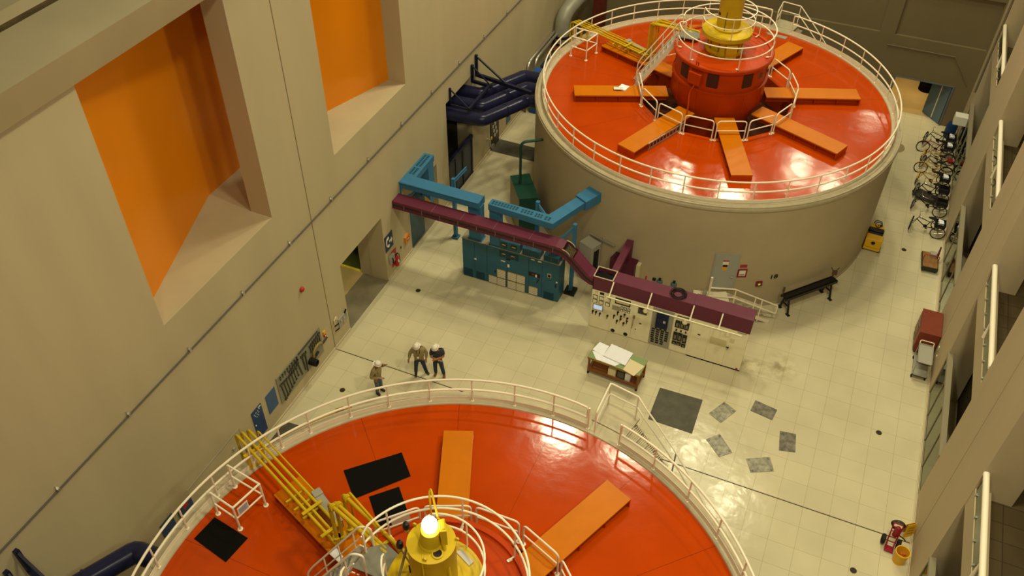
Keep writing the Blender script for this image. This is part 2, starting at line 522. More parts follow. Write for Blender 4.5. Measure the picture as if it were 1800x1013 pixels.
def holed_wall(ys, zs, holes, th):
    """wall in the plane x=0 facing +x with rectangular holes"""
    mb = MB()
    ys = sorted(set(ys)); zs = sorted(set(zs))

    def solid(i, j):
        if i < 0 or j < 0 or i >= len(ys) - 1 or j >= len(zs) - 1:
            return False
        cy = (ys[i] + ys[i + 1]) / 2; cz = (zs[j] + zs[j + 1]) / 2
        return not any(a < cy < b and c < cz < d for a, b, c, d in holes)
    for i in range(len(ys) - 1):
        for j in range(len(zs) - 1):
            if not solid(i, j):
                continue
            a, b, c, d = ys[i], ys[i + 1], zs[j], zs[j + 1]
            mb.add([(0, a, c), (0, b, c), (0, b, d), (0, a, d)], [(0, 1, 2, 3)])
            mb.add([(-th, a, c), (-th, b, c), (-th, b, d), (-th, a, d)], [(3, 2, 1, 0)])
            if not solid(i - 1, j): mb.add([(0, a, c), (0, a, d), (-th, a, d), (-th, a, c)], [(0, 1, 2, 3)])
            if not solid(i + 1, j): mb.add([(0, b, c), (-th, b, c), (-th, b, d), (0, b, d)], [(0, 1, 2, 3)])
            if not solid(i, j - 1): mb.add([(0, a, c), (-th, a, c), (-th, b, c), (0, b, c)], [(0, 1, 2, 3)])
            if not solid(i, j + 1): mb.add([(0, a, d), (0, b, d), (-th, b, d), (-th, a, d)], [(0, 1, 2, 3)])
    return mb


holes = [(14.6, 17.78, -1, 3.48), (20.03, 22.72, -1, 2.95), (23.9, 26.5, -1, 5.36), (-3.3, -0.72, -1, 5.36),
         (6.22, 11.52, 8.1, 16.1), (15.32, 20.62, 8.1, 16.1)]
ys = [Y0, YE] + [h[0] for h in holes] + [h[1] for h in holes]
zs = [0, 16.1, 8.1, 3.48, 2.95, 5.36]
struct('wall_left', holed_wall(ys, zs, holes, 0.8), WALL)
# sills of the two tall recesses, deep behind the wall face
s = MB(); s.box(-3.2, -0.8, 3.5, 23.5, 7.8, 8.1)
struct('trim_1', s, WALL)
# crane ledge above the recesses: beam, top slab, rail trench, upper wall
b = MB(); b.extrude([(-1.18, Y0, 16.1), (0.0, Y0, 15.80), (0.25, Y0, 15.92), (0.75, Y0, 16.95), (-1.18, Y0, 16.95)], (0, 53.0, 0))
struct('trim_2', b, WALL)
b = MB(); b.box(-2.1, -1.18, Y0, 31.0, 15.9, 16.60)
struct('trim_3', b, mat('crane_rail_trench', (0.10, 0.065, 0.03), 0.6, var=0.3, scale=3))
b = MB(); b.box(-1.55, -1.42, Y0, 31.0, 16.60, 16.78); b.box(-1.75, -1.2, Y0, 31.0, 16.60, 16.63)
struct('trim_4', b, mat('crane_rail_steel', (0.22, 0.17, 0.10), 0.45, 0.6))
b = MB(); b.box(-3.4, -2.1, Y0, 31.0, 15.9, 16.88)
struct('trim_5', b, WALL)
# orange panels behind the openings: one faceted wall seen through both recesses
pl = [(0.0 - 0.05, 4.15), (-2.57, 11.63), (-2.57, 15.23), (-0.05, 22.7)]
o = MB(); o.extrude([(p[0], p[1], 8.1) for p in pl] + [(p[0] - 0.12, p[1], 8.1) for p in pl[::-1]], (0, 0, 8.2))
struct('wall_orange', o, ORANGEWALL)
# side room behind the doorways
b = MB()
b.box(-7, -0.8, 23.0, 23.2, 0, 3.6); b.box(-7, -0.8, 13.0, 13.2, 0, 3.6); b.box(-7.2, -7, 13, 23.2, 0, 3.6)
b.box(-1.35, -0.8, 17.80, 20.0, 0, 3.6)
struct('wall_side_room', b, WALL)
b = MB(); b.box(-7.2, -0.8, 13, 23.2, 3.55, 3.7)
struct('ceiling', b, WALL)
# recess behind the bus opening, its shade put into the wall colour
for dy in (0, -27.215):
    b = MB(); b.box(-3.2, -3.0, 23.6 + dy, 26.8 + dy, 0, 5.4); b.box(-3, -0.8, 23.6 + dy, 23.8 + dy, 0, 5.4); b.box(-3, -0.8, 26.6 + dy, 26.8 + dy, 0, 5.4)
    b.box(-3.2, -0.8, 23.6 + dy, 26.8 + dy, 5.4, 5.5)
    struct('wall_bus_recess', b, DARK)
# expansion joints and baseboards
b = MB(); b.box(-0.002, 0.006, 13.43 - 0.018, 13.43 + 0.018, 0, 16.1)
struct('trim_6', b, mat('joint_sealant', (0.22, 0.17, 0.10), 0.8))
b = MB(); b.box(0, WX, 13.43 - 0.016, 13.43 + 0.016, 0.0, 0.005)
struct('trim_7', b, mat('joint_rubber', (0.045, 0.035, 0.02), 0.7))
bb = MB()
for a, c in ((Y0, -3.3), (-0.72, 14.6), (17.78, 20.03), (22.72, 23.9), (26.5, YE)):
    bb.box(0, 0.03, a, c, 0, 0.11)
struct('baseboard_left', bb, mat('base_cream', (0.56, 0.48, 0.32), 0.5))
b = MB(); b.box(0.03, 0.20, -0.7, 40, 0.0, 0.004)
struct('trim_8', b, mat('floor_border', (0.50, 0.43, 0.28), 0.4))

# ---- far end wall
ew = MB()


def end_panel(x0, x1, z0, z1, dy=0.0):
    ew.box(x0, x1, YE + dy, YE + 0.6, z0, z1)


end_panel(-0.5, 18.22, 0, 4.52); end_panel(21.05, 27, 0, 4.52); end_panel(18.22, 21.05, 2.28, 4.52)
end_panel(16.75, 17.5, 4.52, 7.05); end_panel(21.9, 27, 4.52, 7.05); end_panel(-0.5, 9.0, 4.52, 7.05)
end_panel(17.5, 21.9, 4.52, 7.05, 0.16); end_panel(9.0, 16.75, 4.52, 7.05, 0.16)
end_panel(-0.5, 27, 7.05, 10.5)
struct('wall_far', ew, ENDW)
er = MB(); er.box(14.5, 14.7, 41, 50, 0, 4); er.box(25, 25.2, 41, 50, 0, 4); er.box(14.5, 25.2, 50, 50.2, 0, 4); er.box(14.5, 25.2, 41, 50.2, 4, 4.1)
struct('wall_end_room', er, mat('end_room_paint', (0.46, 0.36, 0.20), 0.7))
# frame of the end doorway
b = MB(); b.box(18.12, 18.22, YE - 0.04, YE, 0, 2.34); b.box(18.22, 21.05, YE - 0.04, YE, 2.28, 2.34); b.box(21.05, 21.12, YE - 0.04, YE, 0, 2.34)
struct('trim_9', b, mat('blue_grey_frame', (0.12, 0.14, 0.16), 0.5))

# ---- right wall: piers, balcony slabs, glazed bays
piers = [(2.4, 6.5), (11.45, 15.42), (20.38, 24.36), (29.9, 33.85), (38.9, 41.0)]
bays = [(6.5, 11.45), (15.42, 20.38), (24.36, 29.9), (33.85, 38.9)]
p = MB()
for a, c in piers:
    p.box(WX, 23.0, a, c, 0, 13.5)
struct('wall_right', p, PIER)
b = MB(); b.box(WX - 0.006, WX + 0.01, 13.43 - 0.012, 13.43 + 0.012, 0, 13.5); b.box(WX - 0.006, WX + 0.01, 22.37 - 0.008, 22.37 + 0.008, 0, 13.5)
struct('trim_10', b, mat('pier_joint', (0.34, 0.27, 0.17), 0.8))
bw = MB(); bw.box(26.8, 27.0, 0, 41, 0, 13.5)
for z in (5.0,):
    pass
struct('wall_balcony', bw, PIER)
sl = MB()
for a, c in bays:
    sl.box(WX + 0.02, WX + 0.42, a, c, 5.12, 5.9)      # fascia beam
struct('trim_11', sl, PIER)
fb = MB(); fb.box(WX + 0.42, 26.8, 0, 41, 5.1, 5.62)
struct('floor_balcony', fb, TILEB)
# near-black sheet standing in for the unlit depth behind the bays
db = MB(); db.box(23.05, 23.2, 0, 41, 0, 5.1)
struct('wall_corridor_shade', db, DARK)
# baseboard & kerb along the right wall
bb = MB(); bb.box(WX - 0.06, WX + 0.0, Y0, YE, 0, 0.03); bb.box(WX - 0.025, WX, Y0, YE, 0.035, 0.10)
struct('baseboard_right', bb, MATS['base_cream'])
for i, (a, c) in enumerate(bays):
    fr = MB()
    fr.box(WX + 0.0, WX + 0.07, a, c, 0.10, 0.16)
    fr.box(WX - 0.03, WX + 0.16, a, c, 2.22, 2.36)
    n = 4
    for q in range(n + 1):
        yy = a + (c - a) * q / n
        fr.box(WX, WX + 0.07, yy - 0.02 + (0.02 if q == 0 else 0), yy + 0.02 - (0.02 if q == n else 0), 0.16, 2.22)
    wf = struct('window_%d' % (i + 1), fr, mat('window_frame_paint', (0.28, 0.235, 0.15), 0.5))
    pane = MB()
    for q in range(n):
        y0_, y1_ = a + (c - a) * q / n + 0.03, a + (c - a) * (q + 1) / n - 0.03
        pane.box(WX + 0.03, WX + 0.04, y0_, y1_, 0.17, 2.21)
    pn = link('pane', pane, GLASS, wf)
# balcony guards: glass with clamps and a fat cream pipe
names = ['nearest the camera', 'second from the camera', 'third from the camera', 'farthest from the camera']
for i, (a, c) in enumerate(bays):
    t = thing('balcony_railing', 'thick cream pipe handrail over glass in the balcony bay ' + names[i], 'railing', (WX + 0.05, (a + c) / 2, 5.9), group='balcony handrails')
    h = (c - a) / 2
    m = MB(); m.tube([(0, -h + 0.02, 0.72), (0, h - 0.02, 0.72)], 0.085, 12); link('handrail', m, PINKW, t)
    m = MB(); m.tube([(0.0, -0.35, 0.68), (-0.02, -0.35, -0.0)], 0.062, 10); link('post', m, PINKW, t)
    m = MB(); m.box(-0.006, 0.006, -h + 0.05, h - 0.05, 0.02, 0.62); link('glass_pane', m, GLASS, t)
    for q in range(7):
        m = MB(); yy = -h + 0.25 + (2 * h - 0.5) * q / 6
        m.box(-0.045, 0.045, yy - 0.035, yy + 0.035, 0.0, 0.07); link('clamp', m, ZINC, t)

# cable rail with brackets on the left wall
t = thing('wall_cable', 'long dark cable clipped along the left wall at mid height', 'cable', (0, 0, 6.6))
m = MB(); m.tube([(0.05, Y0 + 1, 0), (0.05, 36, -0.05)], 0.026, 6); link('cable', m, mat('cable_grey', (0.10, 0.085, 0.075), 0.6), t)
yy = -9.2
while yy < 34:
    m = MB(); m.box(0, 0.09, yy - 0.04, yy + 0.04, -0.05, 0.055); m.box(0, 0.03, yy - 0.03, yy + 0.03, 0.055, 0.14); link('clip', m, ZINC, t)
    yy += 2.655

# ================================================================ GENERATORS
GX, GF, GN = 10.667, 29.266, 2.051
DZ = 5.3
BEAMS = [-157.0, -111.5, -67.2, -22.5, 21.5, 66.5, 112.0, 158.5]


def polar(r, a, z=0.0):
    return Vector((r * math.cos(R(a)), r * math.sin(R(a)), z))


def generator(gy, which):
    far = which == 'far'
    t = thing('generator', 'big round beige generator housing with orange-red deck, ' + ('farther one with the tall yellow column' if far else 'nearer one cut by the bottom edge'), 'generator', (GX, gy, 0), group='generator housings')
    m = MB(); m.lathe([(7.94, 0), (7.94, 5.2)], 160); m.lathe([(7.965, 0), (7.965, 0.12), (7.94, 0.12)], 160)
    link('barrel_wall', m, BARREL, t)
    m = MB(); m.lathe([(7.94, 5.12), (8.0, 5.14), (8.0, 5.24), (7.97, 5.27), (7.97, 5.335), (7.53, 5.335), (7.51, 5.30), (7.51, 5.12)], 160, closed=True)
    link('coping', m, CURB, t)
    # deck plate: annulus with 16-gon inner edge
    m = MB(); n = 160; vo = []; vi = []
    for i in range(n):
        a = 360.0 * i / n
        seg = (a + 90 + 11.25) % 22.5 - 11.25
        ri = 3.22 / math.cos(R(seg))
        vo.append(polar(7.53, a, DZ)); vi.append(polar(ri, a, DZ))
    vl = [Vector((q.x, q.y, 4.1)) for q in vi]
    k = len(vo)
    fs = [(i, (i + 1) % n, k + (i + 1) % n, k + i) for i in range(n)] + [(k + i, k + (i + 1) % n, 2 * k + (i + 1) % n, 2 * k + i) for i in range(n)]
    m.add(vo + vi + vl, fs)
    link('deck', m, DECK, t)
    m = MB(); m.lathe([(1.0, 4.1), (3.6, 4.1)], 48); link('well_floor', m, PITM, t)
    # radial covers on the deck
    for a in BEAMS:
        rot = Matrix.Rotation(R(a), 4, 'Z')
        L0, L1, wd = 2.15, 6.27, 0.43
        m = MB()
        m.box(L0, L1, -wd, wd, 5.575, 5.635, rot)
        # chamfered inner end
        bo = link('cover_beam', m, BEAM, t, bevel=0.008)
        m = MB()
        m.box(L0 + 0.05, L1 - 0.03, -wd + 0.20, wd - 0.20, 5.30, 5.575, rot)
        m.box(L1 - 0.05, L1 - 0.005, -wd + 0.005, wd - 0.005, 5.30, 5.575, rot)
        for q in (0.28, 0.52, 0.76):
            xx = L0 + (L1 - L0) * q
            m.box(xx - 0.012, xx + 0.012, -wd + 0.01, wd - 0.01, 5.30, 5.575, rot)
        link('beam_side', m, RED, bo)
    # hub drum
    m = MB(); m.lathe([(1.5, 4.1), (1.6, 4.9), (2.0, 5.68), (2.0, 6.56), (2.05, 6.58), (2.05, 6.67), (1.95, 6.69), (1.95, 7.52), (2.10, 7.60), (2.12, 7.72), (2.08, 7.76), (1.96, 7.76), (1.94, 7.70), (0.4, 7.70)], 72)
    for k in range(12):
        a = 15 + 30 * k
        m.obox(polar(2.0, a, 6.12), (0.03, 0.05, 0.86), R(a))
    hub = link('hub_drum', m, RED, t)
    for a in (-129.5, -88, -43.8, 2, 47, 92, 137, -176):
        m = MB()
        ww, z0, z1, cc = 7.3, 6.86, 7.50, 0.05
        pts = []
        for (aa, zz) in ((-ww, z0 + cc), (-ww + 1.3, z0), (ww - 1.3, z0), (ww, z0 + cc), (ww, z1 - cc), (ww - 1.3, z1), (-ww + 1.3, z1), (-ww, z1 - cc)):
            pts.append(polar(1.962, a + aa, zz))
        ctr = polar(1.968, a, (z0 + z1) / 2)
        m.add(pts + [ctr], [(i, (i + 1) % 8, 8) for i in range(8)])
        link('hub_window', m, mat('dark_mesh_window', (0.06, 0.018, 0.010), 0.5), hub)
    m = MB(); m.obox(polar(2.06, -108.5, 7.17), (0.26, 0.60, 0.52), R(-108.5)); m.tube([polar(2.0, -110, 7.45), polar(2.08, -110, 7.95)], 0.03, 6); m.tube([polar(2.0, -107.5, 7.45), polar(2.08, -107.5, 7.95)], 0.03, 6)
    link('junction_box', m, RED, hub, bevel=0.02)
    m = MB(); m.tube(fillet([polar(2.12, -106.5, 6.95), polar(2.2, -111, 6.5), polar(2.42, -106.5, 5.9), polar(2.7, -105.6, 5.0)], 0.25), 0.035, 8)
    link('conduit', m, DECK, hub)
    m = MB(); m.obox(polar(1.955, -22, 7.2), (0.03, 0.26, 0.20), R(-22))
    for k in range(4):
        m.obox(polar(1.975, -22, 7.12 + 0.05 * k), (0.02, 0.24, 0.012), R(-22))
    link('vent', m, mat('bronze_vent', (0.20, 0.10, 0.04), 0.5), hub)
    # exciter on top
    m = MB(); m.lathe([(0.82, 7.70), (0.82, 7.80), (0.70, 7.84), (0.70, 8.38), (0.92, 8.40), (1.05, 8.43), (1.05, 8.60), (1.02, 8.62), (0.60, 8.66), (0.60, 8.74), (0.49, 8.78), (0.49, 10.10), (0.50, 10.12), (0.50, 10.17), (0.26, 10.175)], 56)
    ex = link('exciter', m, YEL, t)
    m = MB(); m.lathe([(0.26, 10.16), (0.26, 10.20), (0.225, 10.24), (0.20, 10.58), (0.19, 10.62), (0.01, 10.63)], 32)
    link('cap', m, YEL, ex)
    m = MB(); m.obox((0.42, -0.74, 8.02), (0.46, 0.22, 0.60), R(22)); m.obox((-0.35, -0.75, 7.85), (0.5, 0.12, 0.12), R(-25))
    link('terminal_box', m, YEL, ex, bevel=0.015)
    m = MB()
    for k in range(10):
        a = 36 * k + 9
        m.obox(polar(0.70, a, 8.1), (0.05, 0.06, 0.5), R(a))
    link('brush_gear', m, mat('brass_gear', (0.32, 0.20, 0.06), 0.4, 0.5), ex)
    m = MB(); m.tube([polar(0.56, -95, 8.7), polar(0.56, -95, 9.4), polar(0.5, -95, 9.55)], 0.012, 6)
    m.obox(polar(0.49, -140, 9.35), (0.05, 0.12, 0.10), R(-140))
    link('fitting', m, BLACKG, ex)
    if not far:
        m = MB(); m.lathe([(0.12, 10.17), (0.12, 10.20), (0.09, 10.21), (0.09, 10.17)], 20, c=(0.24, -0.20)); link('port', m, YEL, ex)
        m = MB(); m.lathe([(0.001, 10.195), (0.088, 10.195)], 20, c=(0.24, -0.20)); link('port_glass', m, BLACKG, ex)
        m = MB(); m.obox((0.27, 0.05, 10.55), (0.13, 0.20, 0.50), R(30)); m.obox((0.22, 0.10, 10.78), (0.13, 0.24, 0.05), R(30), 0, R(-20)); link('top_box', m, YEL, ex, bevel=0.01)
        m = MB(); m.tube([(0.28, -0.02, 10.35), (0.45, -0.16, 9.7), (0.62, -0.38, 8.65)], 0.035, 8); link('strut', m, YEL, ex)
        m = MB(); m.tube(fillet([(-0.32, 0.62, 8.6), (-0.32, 0.62, 10.9), (-0.25, 0.58, 11.1), (0.05, 0.25, 10.75)], 0.1), 0.022, 8); link('conduit_hoop', m, YEL, ex)
        m = MB(); m.tube([(-0.18, -0.02, 10.2), (-0.05, -0.30, 10.18), (0.05, -0.49, 10.16), (0.14, -0.62, 9.2), (0.2, -0.75, 8.65)], 0.015, 6); link('thin_conduit', m, YEL, ex)
        for (x, y) in ((-0.10, 0.50), (-0.48, 0.20), (0.46, 0.24), (0.07, -0.42)):
            m = MB(); m.lathe([(0.045, -0.018), (0.045, 0.018), (0.02, 0.018), (0.02, -0.018)], 14, closed=True, M=Matrix.Translation((x, y, 10.2)) @ Matrix.Rotation(PI / 2, 4, 'X')); link('lifting_eye', m, YEL, ex)
        m = MB(); m.obox((0.36, 0.72, 8.655), (0.42, 0.13, 0.03), R(-25)); link('pale_plate', m, mat('lavender_plate', (0.55, 0.52, 0.50), 0.6), ex)
        # striped probe arms on the left
        m = MB(); m.tube([(-0.62, 0.05, 9.55), (-0.70, -0.35, 8.7)], 0.03, 8); m.tube([(-0.5, 0.12, 9.5), (-0.42, -0.25, 8.7)], 0.028, 8); link('probe_arm', m, mat('striped_hose', (0.28, 0.2, 0.1), 0.5), ex)
    return t


gen_far = generator(GF, 'far')
gen_near = generator(GN, 'near')

# lit globe standing on the near column
m = MB(); m.sphere((GX, GN, 10.79), 0.160, 20, 12, 1.3)
tag(link('globe_lamp', m, GLOBE), 'glowing white globe lamp on top of the near yellow column', 'lamp')
for (x, y, z, lb) in ((-0.86, 0.44, 9.62, 'upper'), (-0.77, 0.0, 9.62, 'lower')):
    t = thing('beacon', 'small black domed beacon beside the near yellow column, the %s one' % lb, 'beacon', (GX + x, GN + y, 9.45), group='black beacons')
    m = MB(); m.lathe([(0.0, 0.03), (0.075, 0.03), (0.08, 0.12), (0.06, 0.19), (0.001, 0.21)], 16); link('dome', m, BLACKG, t)
    m = MB(); m.lathe([(0.05, -0.08), (0.05, 0.03), (0.001, 0.03)], 12); m.tube([(0, 0, -0.08), (0.16, 0.0, -0.45), (0.28, 0.0, -0.85)], 0.02, 6); link('bracket', m, ZINC, t)


def rim_rail(gy, which, posts, gate):
    t = thing('rim_guardrail', 'white tubular guardrail around the rim of the %s orange deck' % which, 'railing', (GX, gy, 5.335), group='rim guardrails')
    a0, a1 = gate  # rail runs from a0 up round to a1
    n = 130
    r = 7.64
    for nm, z in (('top_rail', 0.94), ('mid_rail', 0.50)):
        pts = [polar(r, a0 + (a1 - a0) * i / n, z) for i in range(n + 1)]
        if nm == 'top_rail':
            pts = [polar(r, a0, 0.5), polar(r, a0, 0.85)] + [polar(r, a0 + 0.35, 0.93)] + pts[1:-1] + [polar(r, a1 - 0.35, 0.93), polar(r, a1, 0.85), polar(r, a1, 0.5)]
        m = MB(); m.tube(pts, 0.035, 8); link(nm, m, PINKW, t)
    for a in posts:
        m = MB(); m.tube([polar(r, a, 0), polar(r, a, 0.94)], 0.026, 8); m.obox(polar(r, a, 0.012), (0.09, 0.09, 0.02), R(a)); link('post', m, PINKW, t)
    m = MB(); m.lathe([(7.665, 0.0), (7.675, 0.0), (7.675, 0.15), (7.665, 0.15)], 130, a0=R(a0), a1=R(a1), closed=True); link('toe_plate', m, PINKW, t)
    return t


near_posts = [82.7, 91, 100, 109.6, 119.1, 128.3, 137, 146.3, 153, 160.1, 169.3, 178.0, 187, 196, 205, 214] + [74.9, 65.8, 55.9, 46.3, 36.7, 27, 17.5, 8, -1.5, -11, -20] + [-30 - 10 * k for k in range(11)]
far_posts = [-95.7 + 9.9 * k for k in range(0, 17)] + [-105.7, -115.6, -125.4, -135.3, -145.2, -155, -165, -174.8, 175.2, 165.4, 155.4, 145.5, 135.6, 125.7, 116, 106.2, 96.5] + [74.6, 83.2]
rim_rail(GN, 'near', near_posts, (83.0, 434.8))
rim_rail(GF, 'far', far_posts, (83.2, 434.6))


def hub_rail(gy, which):
    t = thing('hub_guardrail', 'white ring guardrail standing on the red hub of the %s generator' % which, 'railing', (GX, gy, 7.74), group='hub guardrails')
    r = 2.0
    a0, a1 = 195.0, 195.0 + 335
    n = 72
    for nm, z in (('top_rail', 1.02), ('mid_rail', 0.53)):
        pts = [polar(r, a0 + (a1 - a0) * i / n, z) for i in range(n + 1)]
        if nm == 'top_rail':
            pts = [polar(r, a0, 0.02), polar(r, a0, 0.9)] + pts[1:-1] + [polar(r, a1, 0.9), polar(r, a1, 0.02)]
        m = MB(); m.tube(pts, 0.028, 8); link(nm, m, PINKW, t)
    for a in (-60.6, -121.5, -3, 55, 98.8, 150, -158):
        m = MB(); m.tube([polar(r, a, 1.02), polar(r, a, 0.05), polar(1.86, a, 0.02)], 0.024, 8); m.obox(polar(1.86, a, 0.0), (0.12, 0.07, 0.02), R(a)); link('post', m, PINKW, t)
    t = thing('column_guardrail', 'small white ring rail around the yellow column of the %s generator' % which, 'railing', (GX, gy, 8.62), group='column guardrails')
    r = 1.06
    for nm, z in (('top_rail', 0.90), ('mid_rail', 0.46)):
        pts = [polar(r, -165 + 290 * i / 48, z) for i in range(49)]
        if nm == 'top_rail':
            pts = [polar(r, -165, 0.0), polar(r, -165, 0.8)] + pts[1:-1] + [polar(r, 125, 0.8), polar(r, 125, 0.0)]
        m = MB(); m.tube(pts, 0.024, 8); link(nm, m, PINKW, t)
    for a in (-70, 10, 75):
        m = MB(); m.tube([polar(r - 0.03, a, 0.0), polar(r, a, 0.05), polar(r, a, 0.9)], 0.02, 8); link('post', m, PINKW, t)


hub_rail(GF, 'far')
hub_rail(GN, 'near')


def guard_proto():
    t = thing('hoop_guard', 'x', 'railing', (0, 0, 0))
    h = 0.60
    m = MB(); m.tube(fillet([(0, -h, 0), (0, -h, 0.93), (0, h, 0.93), (0, h, 0)], 0.16), 0.028, 8); link('hoop', m, PINKW, t)
    m = MB(); m.tube([(0, -h, 0.47), (0, h, 0.47)], 0.024, 8); link('mid_rail', m, PINKW, t)
    for s_ in (-h, h):
        m = MB(); m.lathe([(0.07, 0), (0.07, 0.015), (0.001, 0.015)], 10, c=(0, s_)); link('foot_flange', m, PINKW, t)
    return t


gp = guard_proto()
first = True
CLOCK = {}
for gy, which, ks in ((GF, 'far', [k for k in range(16) if k not in (12, 11)]), (GN, 'near', [5, 6, 7, 8, 9, 10])):
    for k in ks:
        a = -89.0 + 22.5 * k
        o = gp if first else copy_tree(gp)
        first = False
        pz = DZ if k % 2 == 0 else DZ
        o.location = (GX + 3.38 * math.cos(R(a)), gy + 3.38 * math.sin(R(a)), pz)
        o.rotation_euler = (0, 0, R(a))
        hrs = ((90 - a) % 360) / 30.0
        hh = int(hrs); mm = int(round((hrs - hh) * 4)) * 15
        if mm == 60: hh += 1; mm = 0
        tag(o, 'white hoop guard around the %s hub, at the %d:%02d clock position seen from above' % (which, hh % 12 if hh % 12 else 12, mm), 'railing', 'hoop guards around the %s hub' % which)


def hub_stairs(gy, which):
    """steep ship stair from the deck to the hub top on the left-wall side"""
    t = thing('hub_stairs', 'steep white stair with handrails up to the %s hub' % which, 'stairs', (GX, gy, 0), group='hub stairs')
    A = Vector((-3.62, -0.25, DZ)); B = Vector((-2.06, 0.18, 7.75))
    d = (B - A); side = Vector((-d.y, d.x, 0)).normalized() * 0.34
    for s_ in (-1, 1):
        m = MB(); m.bar(A + side * s_, B + side * s_, 0.03, 0.20); link('stringer', m, PINKW, t)
        hz = Vector((0, 0, 0.85))
        m = MB(); m.tube(fillet([A + side * s_ + d * 0.02, A + side * s_ + d * 0.02 + hz * 0.9, A + side * s_ + d * 0.12 + hz, B + side * s_ + hz, B + side * s_ + hz + Vector((0.25, 0.06, 0.0)), B + side * s_ + Vector((0.25, 0.06, 0.0))], 0.15), 0.026, 8); link('handrail', m, PINKW, t)
        m = MB(); m.tube([A + side * s_ + d * 0.08 + hz * 0.5, B + side * s_ + hz * 0.5], 0.02, 6)
        for q in (0.35, 0.62, 0.88):
            m.tube([A + side * s_ + d * q, A + side * s_ + d * q + hz], 0.02, 6)
        link('mid_rail', m, PINKW, t)
    n = 10
    for i in range(1, n):
        c = A + d * (i / n)
        m = MB(); m.obox(c, (0.20, 0.64, 0.025), math.atan2(d.y, d.x)); link('tread', m, GREYP, t)
    m = MB(); m.prism([(-2.06, -0.10), (-2.00, 0.46), (-1.66, 0.72), (-1.20, 0.56), (-1.12, 0.10), (-1.30, -0.10)], 7.84, 7.88); m.box(-1.95, -1.9, 0.2, 0.25, 7.70, 7.84); m.box(-1.2, -1.15, 0.2, 0.25, 7.7, 7.84); link('landing_plate', m, mat('landing_grey', (0.20, 0.19, 0.15), 0.55), t)


hub_stairs(GF, 'far')
hub_stairs(GN, 'near')


